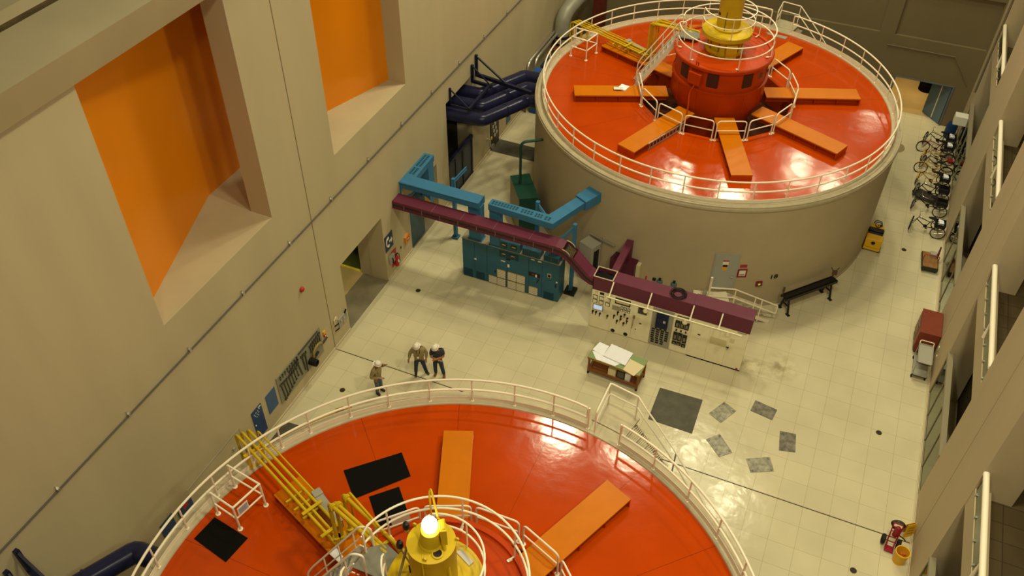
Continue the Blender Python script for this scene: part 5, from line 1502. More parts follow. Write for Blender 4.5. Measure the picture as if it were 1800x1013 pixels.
bp('frame', t, GREYP, -73.5, -66.1, 1.06, 3.0, 7.93, 7.975, 6)
dl = bp('leaf', t, mat('door_grey', (0.36, 0.36, 0.32), 0.4), -73.1, -66.6, 1.08, 2.94, 7.95, 7.99, 6)
bp('white_notice', dl, WHITE, -70.9, -69.2, 2.46, 2.68, 7.98, 7.996, 2); bp('black_notice', dl, BLACKG, -70.7, -69.4, 2.34, 2.46, 7.98, 7.996, 2); bp('amber_notice', dl, mat('amber_sign', (0.75, 0.36, 0.02), 0.5), -70.8, -69.3, 2.17, 2.34, 7.98, 7.997, 2); bp('red_heading', dl, SIGNRED, -70.9, -69.2, 2.63, 2.69, 7.98, 7.999, 2)
m = MB(); m.tube([bpt(-67.2, 1.85, 7.98), bpt(-67.2, 1.85, 8.05), bpt(-68.0, 1.85, 8.05)], 0.02, 6); link('handle', m, ZINC, dl, world=True)
t = thing('red_sign', 'small plain red sign right of the grey barrel door', 'sign', tuple(bpt(-64.6, 2.36)), R(-64.6))
m = MB(); m.box(0, 0.02, -0.14, 0.14, -0.06, 0.07); link('plate', m, SIGNRED, t)
t = thing('framed_notice', 'white notice in a dark red frame right of the barrel door', 'sign', tuple(bpt(-64.6, 1.99)), R(-64.6))
m = MB(); m.box(0, 0.03, -0.19, 0.19, -0.21, 0.21); link('frame', m, mat('dark_red_frame', (0.24, 0.015, 0.02), 0.45), t)
m = MB(); m.box(0.03, 0.035, -0.13, 0.13, -0.14, 0.15); pp = link('sheet', m, WHITE, t)
m = MB(); m.box(0.035, 0.038, -0.10, 0.10, -0.09, -0.05); link('printed_line', m, BLACKG, pp)
t = thing('fire_call_point', 'small dark red fire call box with a green light on the barrel', 'fire alarm', tuple(bpt(-58.7, 1.36)), R(-58.7))
m = MB(); m.box(0, 0.07, -0.13, 0.13, -0.12, 0.12); link('box', m, mat('dark_red_box', (0.22, 0.02, 0.015), 0.4), t)
m = MB(); m.lathe([(0.001, 0.085), (0.05, 0.08), (0.05, 0.07)], 12, M=Matrix.Rotation(PI / 2, 4, 'Y')); link('indicator', m, mat('green_light', (0.1, 0.25, 0.05), 0.4, emit=((0.35, 0.8, 0.15), 0.5)), t)
nm = text_mesh('18', 0.30, 0.003)
a = -54.4
M18 = Matrix.Translation(bpt(a, 1.62, 7.955)) @ Matrix.Rotation(R(a) + PI / 2, 4, 'Z') @ Matrix.Rotation(PI / 2, 4, 'X') @ Matrix.Scale(1.25, 4, (1, 0, 0))
tag(link('number_sign', xform(nm, M18), mat('black_lettering', (0.02, 0.018, 0.015), 0.6)), 'black number 18 painted on the far barrel above the trestle', 'sign')

# ---- small stairs to the barrel door
t = thing('door_stairs', 'short white stair and landing up to the barrel door', 'stairs', (GX, GF, 0))
o0 = Vector((14.04, 21.0)); ud = Vector((0.885, 0.466)); nd = Vector((-0.466, 0.885))


def sp_(s_, w_, z):
    q = o0 + ud * s_ + nd * w_
    return Vector((q.x, q.y, z))


m = MB(); m.prism([(12.55, 20.55), (13.10, 20.68), (14.04, 21.0), (13.66, 21.79), (13.35, 21.62), (12.9, 21.48), (12.4, 21.36)], 0.99, 1.05); link('landing', m, WHITECAB, t, world=True)
m = MB()
for q in ((12.6, 20.62), (13.9, 21.02), (12.5, 21.3)):
    m.tube([(q[0], q[1], 0), (q[0], q[1], 0.99)], 0.035, 8)
link('landing_leg', m, PINKW, t, world=True)
ns = 5
for i in range(ns):
    z = 1.05 - 0.21 * (i + 0.6); s_ = 0.33 * (i + 0.5)
    m = MB(); c = sp_(s_, 0.42, z); m.obox(c, (0.28, 0.80, 0.035), math.atan2(ud.y, ud.x)); link('tread', m, CURB, t, world=True)
for w_ in (0.0, 0.84):
    m = MB(); m.bar(sp_(0, w_, 0.94), sp_(1.75, w_, -0.02 + 0.06), 0.03, 0.16); link('stringer', m, PINKW, t, world=True)
m = MB(); m.tube([(13.10, 20.70, 1.05 - 0.3), (13.10, 20.70, 2.55)], 0.045, 8); link('tall_post', m, PINKW, t, world=True)
for nm_, h in (('top_rail', 0.95), ('mid_rail', 0.50)):
    m = MB(); m.tube([Vector((13.10, 20.70, 1.05 + h)), Vector((14.04, 21.0, 1.05 + h)), sp_(1.95, 0, h + 0.0)], 0.03, 8); link(nm_, m, PINKW, t, world=True)
m = MB(); m.tube([sp_(1.95, 0, 0.95), sp_(1.95, 0, 0.50)], 0.03, 8); link('rail_end', m, PINKW, t, world=True)
for s_ in (0.05, 0.95, 1.25):
    m = MB(); z0 = max(0, 1.0 - 0.6 * s_ - 0.15); m.tube([sp_(s_, 0, z0), sp_(s_, 0, 2.0 - 0.54 * s_)], 0.026, 8); link('post', m, PINKW, t, world=True)
t = thing('socket_cluster', 'cluster of grey sockets on the landing post of the small stairs', 'socket', (12.98, 20.78, 1.05))
m = MB(); m.box(-0.03, 0.03, -0.03, 0.03, 0, 0.6); link('pole', m, ZINC, t)
for z in (0.15, 0.38, 0.58):
    m = MB(); m.lathe([(0.001, -0.10), (0.06, -0.10), (0.07, 0.10), (0.001, 0.10)], 10, M=Matrix.Translation((-0.06, -0.02, z)) @ Matrix.Rotation(PI / 2, 4, 'X')); link('socket', m, GREYP, t)

# ---- black pipe trestle by the barrel
t = thing('pipe_trestle', 'long black trestle bench standing by the far barrel', 'trestle', (16.0, 22.75, 0))
A = Vector((0.05, 0.0, 0)); B = Vector((1.52, 1.66, 0)); dv = (B - A).normalized(); pv = Vector((-dv.y, dv.x, 0))
m = MB()
m.bar(A - dv * 0.22 + Vector((0, 0, 0.88)), B + dv * 0.25 + Vector((0, 0, 0.88)), 0.30, 0.05)
for s_ in (-1, 1):
    m.bar(A - dv * 0.22 + pv * 0.15 * s_ + Vector((0, 0, 0.84)), B + dv * 0.25 + pv * 0.15 * s_ + Vector((0, 0, 0.84)), 0.06, 0.13)
link('beam', m, BLACKG, t)
for c in (A, B):
    for s_ in (-1, 1):
        m = MB(); f0 = c + pv * 0.27 * s_; m.bar(f0, c + pv * 0.10 * s_ + Vector((0, 0, 0.82)), 0.08, 0.09); m.obox(f0 + Vector((0, 0, 0.015)), (0.20, 0.12, 0.03), math.atan2(pv.y, pv.x)); link('leg', m, BLACKG, t)
    m = MB(); m.bar(c + pv * 0.18 + Vector((0, 0, 0.4)), c - pv * 0.18 + Vector((0, 0, 0.4)), 0.05, 0.05); link('cross_bar', m, BLACKG, t)
m = MB(); q = A - dv * 0.2 + pv * 0.12; m.tube([q + Vector((0, 0, 0.8)), q + Vector((0, 0, 1.18))], 0.025, 6); m.obox(q + Vector((0, 0, 1.22)), (0.10, 0.10, 0.16)); link('end_tool', m, mat('rusty_tool', (0.10, 0.06, 0.03), 0.6), t)
m = MB(); q = B + dv * 0.2 + pv * 0.12; m.tube([q + Vector((0, 0, 0.8)), q + Vector((0, 0, 1.1))], 0.03, 6); m.tube([q + Vector((-0.15, -0.05, 1.42)), q + Vector((0, 0, 1.12)), q + Vector((0.15, 0.06, 1.42))], 0.022, 6); m.obox(q + Vector((0.03, 0.0, 1.16)), (0.2, 0.14, 0.14)); link('vee_rest', m, MATS['rusty_tool'], t)

# ---- yellow ride-on tug
t = thing('tow_tractor', 'small yellow electric tug parked against the far barrel', 'vehicle', (18.92, 28.02, 0), R(-2))
m = MB(); m.prism([(-0.36, 0.05), (0.36, 0.05), (0.36, 0.95), (0.30, 1.35), (0.0, 1.52), (-0.30, 1.35), (-0.36, 0.95)], 0.14, 0.36); link('chassis', m, YEL2, t, bevel=0.02)
m = MB(); m.box(-0.36, 0.36, 0.02, 0.44, 0.30, 0.78); link('battery_box', m, YEL2, t, bevel=0.04)
m = MB(); m.box(-0.31, 0.31, 0.46, 0.74, 0.52, 0.68); link('seat', m, BLACKG, t, bevel=0.04)
m = MB(); m.box(-0.33, 0.33, 0.80, 1.06, 0.54, 0.70); link('second_seat', m, BLACKG, t, bevel=0.04)
m = MB(); m.box(-0.34, 0.34, 0.44, 1.10, 0.34, 0.54); link('side_body', m, YEL2, t, bevel=0.03)
m = MB(); m.prism([(-0.32, 1.10), (0.32, 1.10), (0.26, 1.36), (-0.26, 1.36)], 0.34, 0.70); link('dashboard', m, YEL2, t, bevel=0.05)
m = MB(); m.lathe([(0.12, -0.014), (0.145, -0.014), (0.145, 0.014), (0.12, 0.014)], 18, closed=True, M=Matrix.Translation((0.02, 1.16, 0.80)) @ Matrix.Rotation(R(25), 4, 'X')); m.tube([(0.02, 1.16, 0.80), (0.02, 1.24, 0.66)], 0.02, 6); link('steering_wheel', m, BLACKG, t)
m = MB(); m.tube(fillet([(-0.20, 1.36, 0.5), (-0.14, 1.46, 0.80), (0.14, 1.46, 0.80), (0.20, 1.36, 0.5)], 0.1), 0.02, 6); m.box(0.08, 0.2, 1.2, 1.3, 0.70, 0.74); link('front_hoop', m, BLACKG, t)
for (x, y) in ((-0.33, 0.25), (0.33, 0.25), (0.0, 1.25)):
    m = MB(); m.lathe([(0.001, -0.06), (0.13, -0.06), (0.15, -0.04), (0.15, 0.04), (0.13, 0.06), (0.001, 0.06)], 16, M=Matrix.Translation((x, y, 0.15)) @ Matrix.Rotation(PI / 2, 4, 'Y')); link('wheel', m, TYRE, t)
m = MB(); m.lathe([(0.001, 0.012), (0.09, 0.012), (0.09, 0.0)], 14, M=Matrix.Translation((0.0, 0.02, 0.58)) @ Matrix.Rotation(PI / 2, 4, 'X')); link('emblem_disc', m, BLACKG, t)

# ================================================================ RIGHT SIDE OBJECTS


def platform_cart():
    t = thing('platform_cart', 'small wooden platform cart with a red handle hoop near the right wall', 'cart', (21.42, 28.2, 0), R(4))
    m = MB(); m.box(-0.32, 0.32, -0.5, 0.62, 0.22, 0.27); link('deck', m, WOOD, t)
    m = MB(); m.box(-0.32, 0.32, -0.52, -0.48, 0.10, 0.30); m.box(-0.34, -0.31, -0.5, 0.62, 0.14, 0.27); m.box(0.31, 0.34, -0.5, 0.62, 0.14, 0.27); link('frame', m, mat('green_black_frame', (0.03, 0.035, 0.02), 0.5), t)
    m = MB(); m.tube(fillet([(-0.31, 0.02, 0.25), (-0.31, -0.05, 0.62), (0.31, -0.05, 0.62), (0.31, 0.02, 0.25)], 0.08), 0.018, 8); link('handle', m, mat('rust_red', (0.35, 0.05, 0.02), 0.4), t)
    for x in (-0.26, 0.26):
        for y in (-0.4, 0.5):
            m = MB(); m.lathe([(0.001, -0.03), (0.07, -0.03), (0.07, 0.03), (0.001, 0.03)], 12, M=Matrix.Translation((x, y, 0.07)) @ Matrix.Rotation(PI / 2, 4, 'Y')); link('caster', m, TYRE, t)
    m = MB(); m.box(-0.05, 0.2, 0.30, 0.55, 0.27, 0.42)
    tag(link('small_box', m, GREYP), 'small grey box lying on the wooden platform cart', 'box'); COL.objects[-1].location = (21.42, 28.2, 0.0)
    m = MB(); m.extrude([(0.26, 0.3, 0.27), (0.26, 0.62, 0.27), (0.26, 0.62, 0.7), (0.26, 0.5, 0.75), (0.26, 0.3, 0.42)], (0.05, 0, 0))
    tag(link('maroon_plate', m, mat('plum_plate', (0.12, 0.02, 0.05), 0.5)), 'upright plum coloured plate standing on the wooden cart', 'plate'); COL.objects[-1].location = (21.42, 28.2, 0.0)


platform_cart()
t = thing('tool_cabinet', 'dark red roller tool cabinet against the right wall', 'cabinet', (21.20, 22.42, 0))
m = MB(); m.box(0, 0.74, 0, 1.40, 0.12, 1.16); link('body', m, REDCAB, t, bevel=0.01)
m = MB(); m.box(-0.015, 0.755, -0.015, 1.415, 1.16, 1.20); link('lid', m, REDCAB, t, bevel=0.01)
for k in range(5):
    m = MB(); m.box(-0.02, 0.0, 0.06, 1.34, 0.18 + 0.19 * k, 0.35 + 0.19 * k); dw = link('drawer', m, REDCAB, t)
    m = MB(); m.tube([(-0.05, 0.45, 0.28 + 0.19 * k), (-0.05, 0.95, 0.28 + 0.19 * k)], 0.012, 6); link('handle', m, CHROME, dw)
for x in (0.08, 0.66):
    for y in (0.1, 1.3):
        m = MB(); m.lathe([(0.001, -0.03), (0.06, -0.03), (0.06, 0.03), (0.001, 0.03)], 12, M=Matrix.Translation((x, y, 0.06)) @ Matrix.Rotation(PI / 2, 4, 'Y')); link('caster', m, TYRE, t)
t = thing('utility_cart', 'grey two-tier utility cart in front of the dark red cabinet', 'cart', (21.27, 20.95, 0))
for z in (0.22, 0.80):
    m = MB(); y0 = 0.0 if z < 0.5 else 0.12
    m.box(0, 0.54, y0, 1.2, z, z + 0.03); m.box(0, 0.54, y0, y0 + 0.02, z, z + 0.07); m.box(0, 0.54, 1.18, 1.2, z, z + 0.07); m.box(0, 0.02, y0, 1.2, z, z + 0.07); m.box(0.52, 0.54, y0, 1.2, z, z + 0.07); link('shelf', m, GREYP, t)
for x in (0.02, 0.52):
    for y in (0.13, 1.18):
        m = MB(); m.bar((x, y, 0.12), (x, y, 0.84), 0.03, 0.03); link('leg', m, GREYP, t)
        m = MB(); m.lathe([(0.001, -0.025), (0.06, -0.025), (0.06, 0.025), (0.001, 0.025)], 12, M=Matrix.Translation((x, y, 0.06)) @ Matrix.Rotation(PI / 2, 4, 'Y')); link('caster', m, TYRE, t)
m = MB(); m.tube(fillet([(0.02, 1.18, 0.84), (0.02, 1.26, 0.97), (0.52, 1.26, 0.97), (0.52, 1.18, 0.84)], 0.06), 0.018, 8); link('handle', m, WHITECAB, t)
m = MB(); m.box(0.06, 0.48, 0.2, 0.9, 0.25, 0.55)
m = MB(); m.box(WX - 0.03, WX, 22.0, 22.12, 0.85, 1.0); m.box(WX - 0.03, WX, 21.75, 21.83, 0.7, 0.78); tag(link('wall_socket', m, CREAM2), 'pale socket on the right pier above the grey cart', 'socket')
# hand truck
t = thing('hand_truck', 'red two-wheeled hand truck with a coiled hose near the right wall', 'hand truck', (21.30, 13.12, 0), R(-4))
for x in (-0.24, 0.24):
    m = MB(); m.lathe([(0.10, -0.05), (0.15, -0.06), (0.175, -0.03), (0.175, 0.03), (0.15, 0.06), (0.10, 0.05), (0.001, 0.04)], 18, M=Matrix.Translation((x, 0, 0.175)) @ Matrix.Rotation(PI / 2, 4, 'Y')); link('wheel', m, TYRE, t)
m = MB(); m.tube([(-0.24, 0, 0.175), (0.24, 0, 0.175)], 0.02, 6)
m.tube(fillet([(-0.10, -0.28, 0.06), (-0.12, 0.0, 0.25), (-0.15, 0.18, 0.95), (0.15, 0.18, 0.95), (0.12, 0.0, 0.25), (0.10, -0.28, 0.06)], 0.06), 0.022, 8)
for z in (0.35, 0.6, 0.8):
    m.tube([(-0.13, 0.03 + 0.15 * (z - 0.25) / 0.7, z), (0.13, 0.03 + 0.15 * (z - 0.25) / 0.7, z)], 0.016, 6)
link('frame', m, mat('truck_red', (0.30, 0.015, 0.03), 0.4), t)
m = MB(); m.box(-0.14, 0.14, -0.34, -0.1, 0.04, 0.07); link('toe_plate', m, MATS['truck_red'], t)
m = MB()
for k in range(4):
    m.tube([(0.02 + (0.17 + 0.015 * k) * math.cos(R(a)), 0.26 + 0.03 * k, 0.70 + (0.19 + 0.01 * k) * math.sin(R(a))) for a in range(0, 360, 20)], 0.014, 6, closed=True)
m.tube([(0.15, 0.1, 0.5), (0.3, 0.0, 0.55), (0.36, -0.02, 0.5)], 0.02, 6)
link('hose', m, BLACKG, t)
m = MB(); m.lathe([(0.001, 0.40), (0.09, 0.40), (0.10, 0.44), (0.10, 0.78), (0.06, 0.86), (0.001, 0.88)], 14, c=(0.03, 0.12)); link('cylinder', m, MATS['truck_red'], t)
# bucket & caution board
t = thing('waste_drum', 'yellow plastic bin standing right of the hand truck', 'bin', (21.62, 12.62, 0))
m = MB(); m.lathe([(0.001, 0.0), (0.19, 0.0), (0.22, 0.50), (0.235, 0.50), (0.235, 0.54), (0.205, 0.54), (0.18, 0.10), (0.001, 0.08)], 26); link('body', m, YEL2, t)
m = MB(); m.tube([(0.22 * math.cos(R(a)), 0.22 * math.sin(R(a)), 0.50 + 0.0 * a) for a in range(0, 181, 15)], 0.012, 6); link('bail_handle', m, BLACKG, t)
m = MB(); m.obox((0.02, 0.02, 0.40), (0.22, 0.10, 0.05), R(30), 0, R(20)); tag(link('rag', m, mat('rust_rag', (0.45, 0.12, 0.02), 0.7)), 'rusty orange rag inside the yellow bin', 'rag'); COL.objects[-1].location = (21.62, 12.62, 0)
t = thing('caution_sign', 'yellow folding floor sign by the right wall', 'sign', (21.78, 13.75, 0), R(35))
for s_ in (-1, 1):
    m = MB(); m.extrude([(-0.22, 0.10 * s_, 0.0), (0.22, 0.10 * s_, 0.0), (0.16, 0.02 * s_, 0.60), (-0.16, 0.02 * s_, 0.60)], (0, 0.012 * s_, 0)); link('board', m, YEL2, t)
m = MB()
for k in range(3):
    zz_ = 0.16 + 0.13 * k; yy_ = -0.113 + 0.08 * zz_ / 0.6; m.extrude([(-0.11, yy_, zz_), (0.11, yy_, zz_), (0.11, yy_ + 0.006, zz_ + 0.045), (-0.11, yy_ + 0.006, zz_ + 0.045)], (0, -0.004, 0))
link('marking', m, mat('ochre_mark', (0.3, 0.2, 0.02), 0.6), t)

# floor drains
for (x, y, lb) in ((1.45, 17.76, 'between the left doorway and the blue cabinets'), (1.36, 11.69, 'by the left wall below the tool board'), (20.46, 17.74, 'on the open floor near the right windows'), (20.33, 11.68, 'near the yellow bin at lower right'), (20.33, 28.9, 'near the wooden platform cart'), (10.4, 17.0, 'beside the paper covered workbench')):
    if lb.startswith('beside'): continue
    t = thing('floor_socket', 'small round dark floor plug ' + lb, 'floor plug', (x, y, 0), group='floor plugs')
    m = MB(); m.lathe([(0.001, 0.010), (0.085, 0.010), (0.095, 0.0)], 18); link('lid', m, mat('bronze_lid', (0.05, 0.035, 0.02), 0.5, 0.4), t)
    m = MB(); m.lathe([(0.095, 0.006), (0.11, 0.006), (0.112, 0.0)], 18); link('ring', m, mat('bronze_ring', (0.16, 0.11, 0.06), 0.5, 0.4), t)
# floor plates & mat on the open floor
tag(link('rubber_mat', quad([(12.47, 16.62), (14.13, 16.68), (14.16, 14.96), (12.49, 14.98)], 0.0, 0.014), DGREY), 'square dark grey rubber mat on the floor in front of the control board', 'mat')
plates = [([(14.9, 16.91), (15.42, 16.66), (15.02, 15.87), (14.5, 16.14)], 'nearest the square mat, upper row', 1), ([(15.97, 17.46), (16.82, 17.32), (16.74, 16.76), (15.9, 16.89)], 'darker one at the top right', 0), ([(17.1, 16.37), (17.67, 16.45), (17.79, 15.62), (17.23, 15.48)], 'dark upright one at the far right', 0), ([(15.1, 15.36), (15.71, 14.71), (15.32, 14.33), (14.7, 14.91)], 'lower left one with bolt holes', 1), ([(16.22, 14.64), (16.99, 15.05), (17.25, 14.5), (16.49, 14.12)], 'lowest one, by the floor joint', 1)]
DSTEEL = mat('dark_worn_steel', (0.16, 0.14, 0.11), 0.45, 0.4, var=0.5, scale=5)
for pts, lb, bolts in plates:
    cx = sum(q[0] for q in pts) / 4; cy = sum(q[1] for q in pts) / 4
    t = thing('steel_plate', 'loose steel floor plate, ' + lb, 'steel plate', (cx, cy, 0), group='loose steel plates')
    lp = [(q[0] - cx, q[1] - cy) for q in pts]
    link('plate', quad(lp, 0.0, 0.016), STEEL if bolts else DSTEEL, t)
    for q in lp:
        m = MB(); m.lathe([(0.001, 0.022), (0.045, 0.022), (0.05, 0.016)], 10, c=(q[0] * 0.80, q[1] * 0.80)); link('bolt', m, DSTEEL, t)
m = MB(); m.lathe([(0.001, 0.012), (0.55, 0.012), (0.56, 0.0)], 32, c=(19.05, 37.3)); tag(link('floor_disc', m, mat('tan_disc', (0.30, 0.22, 0.11), 0.5)), 'round tan cover plate on the floor behind the far barrel', 'floor plate')

# ---- workbench with drawings
t = thing('workbench', 'brown wheeled workbench with a green top covered in drawings', 'workbench', (10.70, 16.58, 0), R(-4))
hx, hy = 1.05, 0.44
m = MB(); m.box(-hx, hx, -hy, hy, 0.90, 0.94); link('top', m, GREENTOP, t)
m = MB(); m.box(-hx, hx, -hy, -hy + 0.05, 0.83, 0.90); m.box(-hx, hx, hy - 0.05, hy, 0.83, 0.90); m.box(-hx, -hx + 0.05, -hy, hy, 0.83, 0.90); m.box(hx - 0.05, hx, -hy, hy, 0.83, 0.90)
m.box(-hx - 0.01, hx + 0.01, -hy - 0.015, -hy, 0.90, 0.945); m.box(hx, hx + 0.015, -hy, hy, 0.90, 0.945); m.box(-hx - 0.015, -hx, -hy, hy, 0.90, 0.945); link('apron', m, mat('ochre_wood', (0.34, 0.19, 0.04), 0.5, var=0.15), t)
for x in (-1, 1):
    for y in (-1, 1):
        m = MB(); m.bar((x * (hx - 0.05), y * (hy - 0.05), 0.12), (x * (hx - 0.05), y * (hy - 0.05), 0.86), 0.07, 0.07); lg = link('leg', m, BROWN, t)
        m = MB(); m.lathe([(0.001, -0.03), (0.06, -0.03), (0.06, 0.03), (0.001, 0.03)], 12, M=Matrix.Translation((x * (hx - 0.05), y * (hy - 0.05), 0.06)) @ Matrix.Rotation(PI / 2, 4, 'Y')); link('caster', m, TYRE, lg)
m = MB(); m.box(-hx + 0.02, hx - 0.02, -hy + 0.02, hy - 0.02, 0.22, 0.26); m.box(-hx + 0.02, hx - 0.02, -hy + 0.01, -hy + 0.05, 0.20, 0.32); m.box(-hx + 0.02, hx - 0.02, hy - 0.05, hy - 0.01, 0.20, 0.32); link('lower_shelf', m, BROWN, t)


def drawn_paper():
    m = bpy.data.materials.new('drawing_sheet'); m.use_nodes = True
    nt = m.node_tree; b = nt.nodes['Principled BSDF']; b.inputs['Roughness'].default_value = 0.8
    tc = nt.nodes.new('ShaderNodeTexCoord'); n = nt.nodes.new('ShaderNodeTexBrick'); n.inputs['Scale'].default_value = 5
    n.inputs['Color1'].default_value = (0.86, 0.85, 0.92, 1); n.inputs['Color2'].default_value = (0.83, 0.82, 0.88, 1); n.inputs['Mortar'].default_value = (0.62, 0.60, 0.58, 1); n.inputs['Mortar Size'].default_value = 0.012; n.inputs['Row Height'].default_value = 0.35
    nt.links.new(tc.outputs['Object'], n.inputs['Vector']); nt.links.new(n.outputs['Color'], b.inputs['Base Color'])
    return m


DRAW = drawn_paper()
tag(link('drawing_stack', quad([(10.26, 17.16), (11.17, 17.02), (11.08, 16.30), (10.15, 16.46)], 0.955, 1.00), DRAW), 'thick stack of white engineering drawings in the middle of the workbench', 'drawings')
tag(link('drawing_sheet', quad([(9.79, 17.10), (10.20, 17.04), (10.14, 16.48), (9.66, 16.62)], 0.955, 0.962), PAPER), 'white sheet at the back left corner of the workbench', 'paper', 'sheets on the workbench')
tag(link('drawing_sheet', quad([(9.68, 16.56), (10.20, 16.64), (10.86, 16.34), (10.72, 16.15), (9.95, 16.20)], 0.945, 0.952), PAPER), 'white sheet spread along the front left of the workbench', 'paper', 'sheets on the workbench')
tag(link('folder', quad([(11.15, 16.72), (11.77, 16.58), (11.53, 15.95), (11.06, 16.10)], 0.946, 0.965), CREAMP), 'cream folder at the front right of the workbench', 'folder', 'cream folders')
for (x, w_, mt_, lb, nm) in ((10.62, 0.30, CREAMP, 'cream box of rolled papers on the workbench shelf', 'paper_box'), (10.98, 0.26, DGREY, 'dark grey binder box on the workbench shelf', 'binder'), (11.25, 0.20, PAPER, 'bundle of white papers on the workbench shelf', 'paper_bundle')):
    m = MB(); m.box(x - w_ / 2, x + w_ / 2, 16.20, 16.42, 0.26, 0.66); tag(link(nm, m, mt_, bevel=0.004), lb, 'box' if nm != 'paper_bundle' else 'paper')
m = MB(); m.box(9.82, 10.42, 16.30, 16.80, 0.262, 0.36); tag(link('flat_box', m, mat('rust_brown', (0.30, 0.10, 0.03), 0.6), bevel=0.004), 'flat rust brown box at the left end of the workbench shelf', 'box')

# ---- end doorway contents and wall fittings
t = thing('steel_drum', 'black drum seen through the end doorway', 'drum', (20.15, 44.0, 0))
m = MB(); m.lathe([(0.001, 0.0), (0.42, 0.0), (0.42, 0.4), (0.44, 0.42), (0.42, 0.44), (0.42, 1.1), (0.001, 1.1)], 24); link('shell', m, BLACK, t)
m = MB(); m.lathe([(0.42, 1.10), (0.45, 1.11), (0.42, 1.13)], 24); link('rim', m, BLACKG, t)
m = MB(); m.box(20.3, 21.0, 42.3, 43.0, 0, 0.9); tag(link('tan_crate', m, mat('tan_card', (0.42, 0.26, 0.09), 0.7), bevel=0.01), 'tan crate below the black drum in the end doorway', 'crate')
t = thing('blue_door', 'blue grey door leaf open at the right of the end doorway', 'door', (21.05, YE + 0.1, 0), R(132))
m = MB(); m.box(0, 1.3, 0, 0.06, 0.02, 2.25); link('leaf', m, mat('door_blue_light', (0.10, 0.15, 0.19), 0.4), t)
m = MB(); m.box(0.55, 0.62, 0.06, 0.07, 0.1, 2.2); link('edge_strip', m, CREAM2, t)
t = thing('wall_heater', 'white box mounted high on the right wall beyond the bicycles', 'box', (21.62, 38.3, 1.75))
m = MB(); m.box(-0.22, 0.42, -0.24, 0.24, -0.24, 0.24); link('case', m, WHITE, t, bevel=0.015)
m = MB()
for k in range(5): m.box(-0.23, -0.22, -0.2, 0.2, -0.2 + 0.09 * k, -0.17 + 0.09 * k)
link('grille', m, CURB, t)
t = thing('plastic_barrel', 'blue plastic barrel in the far right corner behind the bicycles', 'barrel', (21.6, 39.4, 0))
m = MB(); m.lathe([(0.001, 0.0), (0.24, 0.0), (0.28, 0.15), (0.28, 0.7), (0.22, 0.85), (0.001, 0.86)], 22); link('shell', m, mat('barrel_blue', (0.01, 0.035, 0.11), 0.4), t)
m = MB(); m.lathe([(0.001, 0.9), (0.06, 0.9), (0.06, 0.85)], 10); link('bung', m, BLACKG, t)
m = MB(); m.tube([(17.3, YE - 0.05, 3.95), (20.6, YE - 0.05, 3.95), (21.2, YE - 0.05, 3.2), (21.6, YE - 0.05, 2.6)], 0.025, 6); tag(link('end_wall_conduit', m, mat('dark_conduit', (0.17, 0.14, 0.09), 0.5)), 'dark conduit across the end wall above the doorway', 'conduit')
m = MB(); m.tube([(WX - 0.05, 38.95, 9.0), (WX - 0.05, 38.95, 3.6), (WX - 0.05, 38.95, 3.0)], 0.05, 6); tag(link('corner_conduit', m, MATS['dark_conduit']), 'dark vertical conduit on the right wall by the far corner', 'conduit')

# ---- bicycles and tricycles along the right wall


def wheel_mb(r, axis='y'):
    m = MB(); m.tube([(r * math.cos(2 * PI * i / 22), 0, r * math.sin(2 * PI * i / 22)) for i in range(22)], 0.024, 7, closed=True); return m


def spokes_mb(r):
    m = MB()
    for i in range(10):
        a = PI * i / 10
        m.tube([(r * math.cos(a), 0.0, r * math.sin(a)), (-r * math.cos(a), 0.0, -r * math.sin(a))], 0.004, 4)
    m.tube([(0, -0.05, 0), (0, 0.05, 0)], 0.022, 8)
    return m


WHEELME = {}


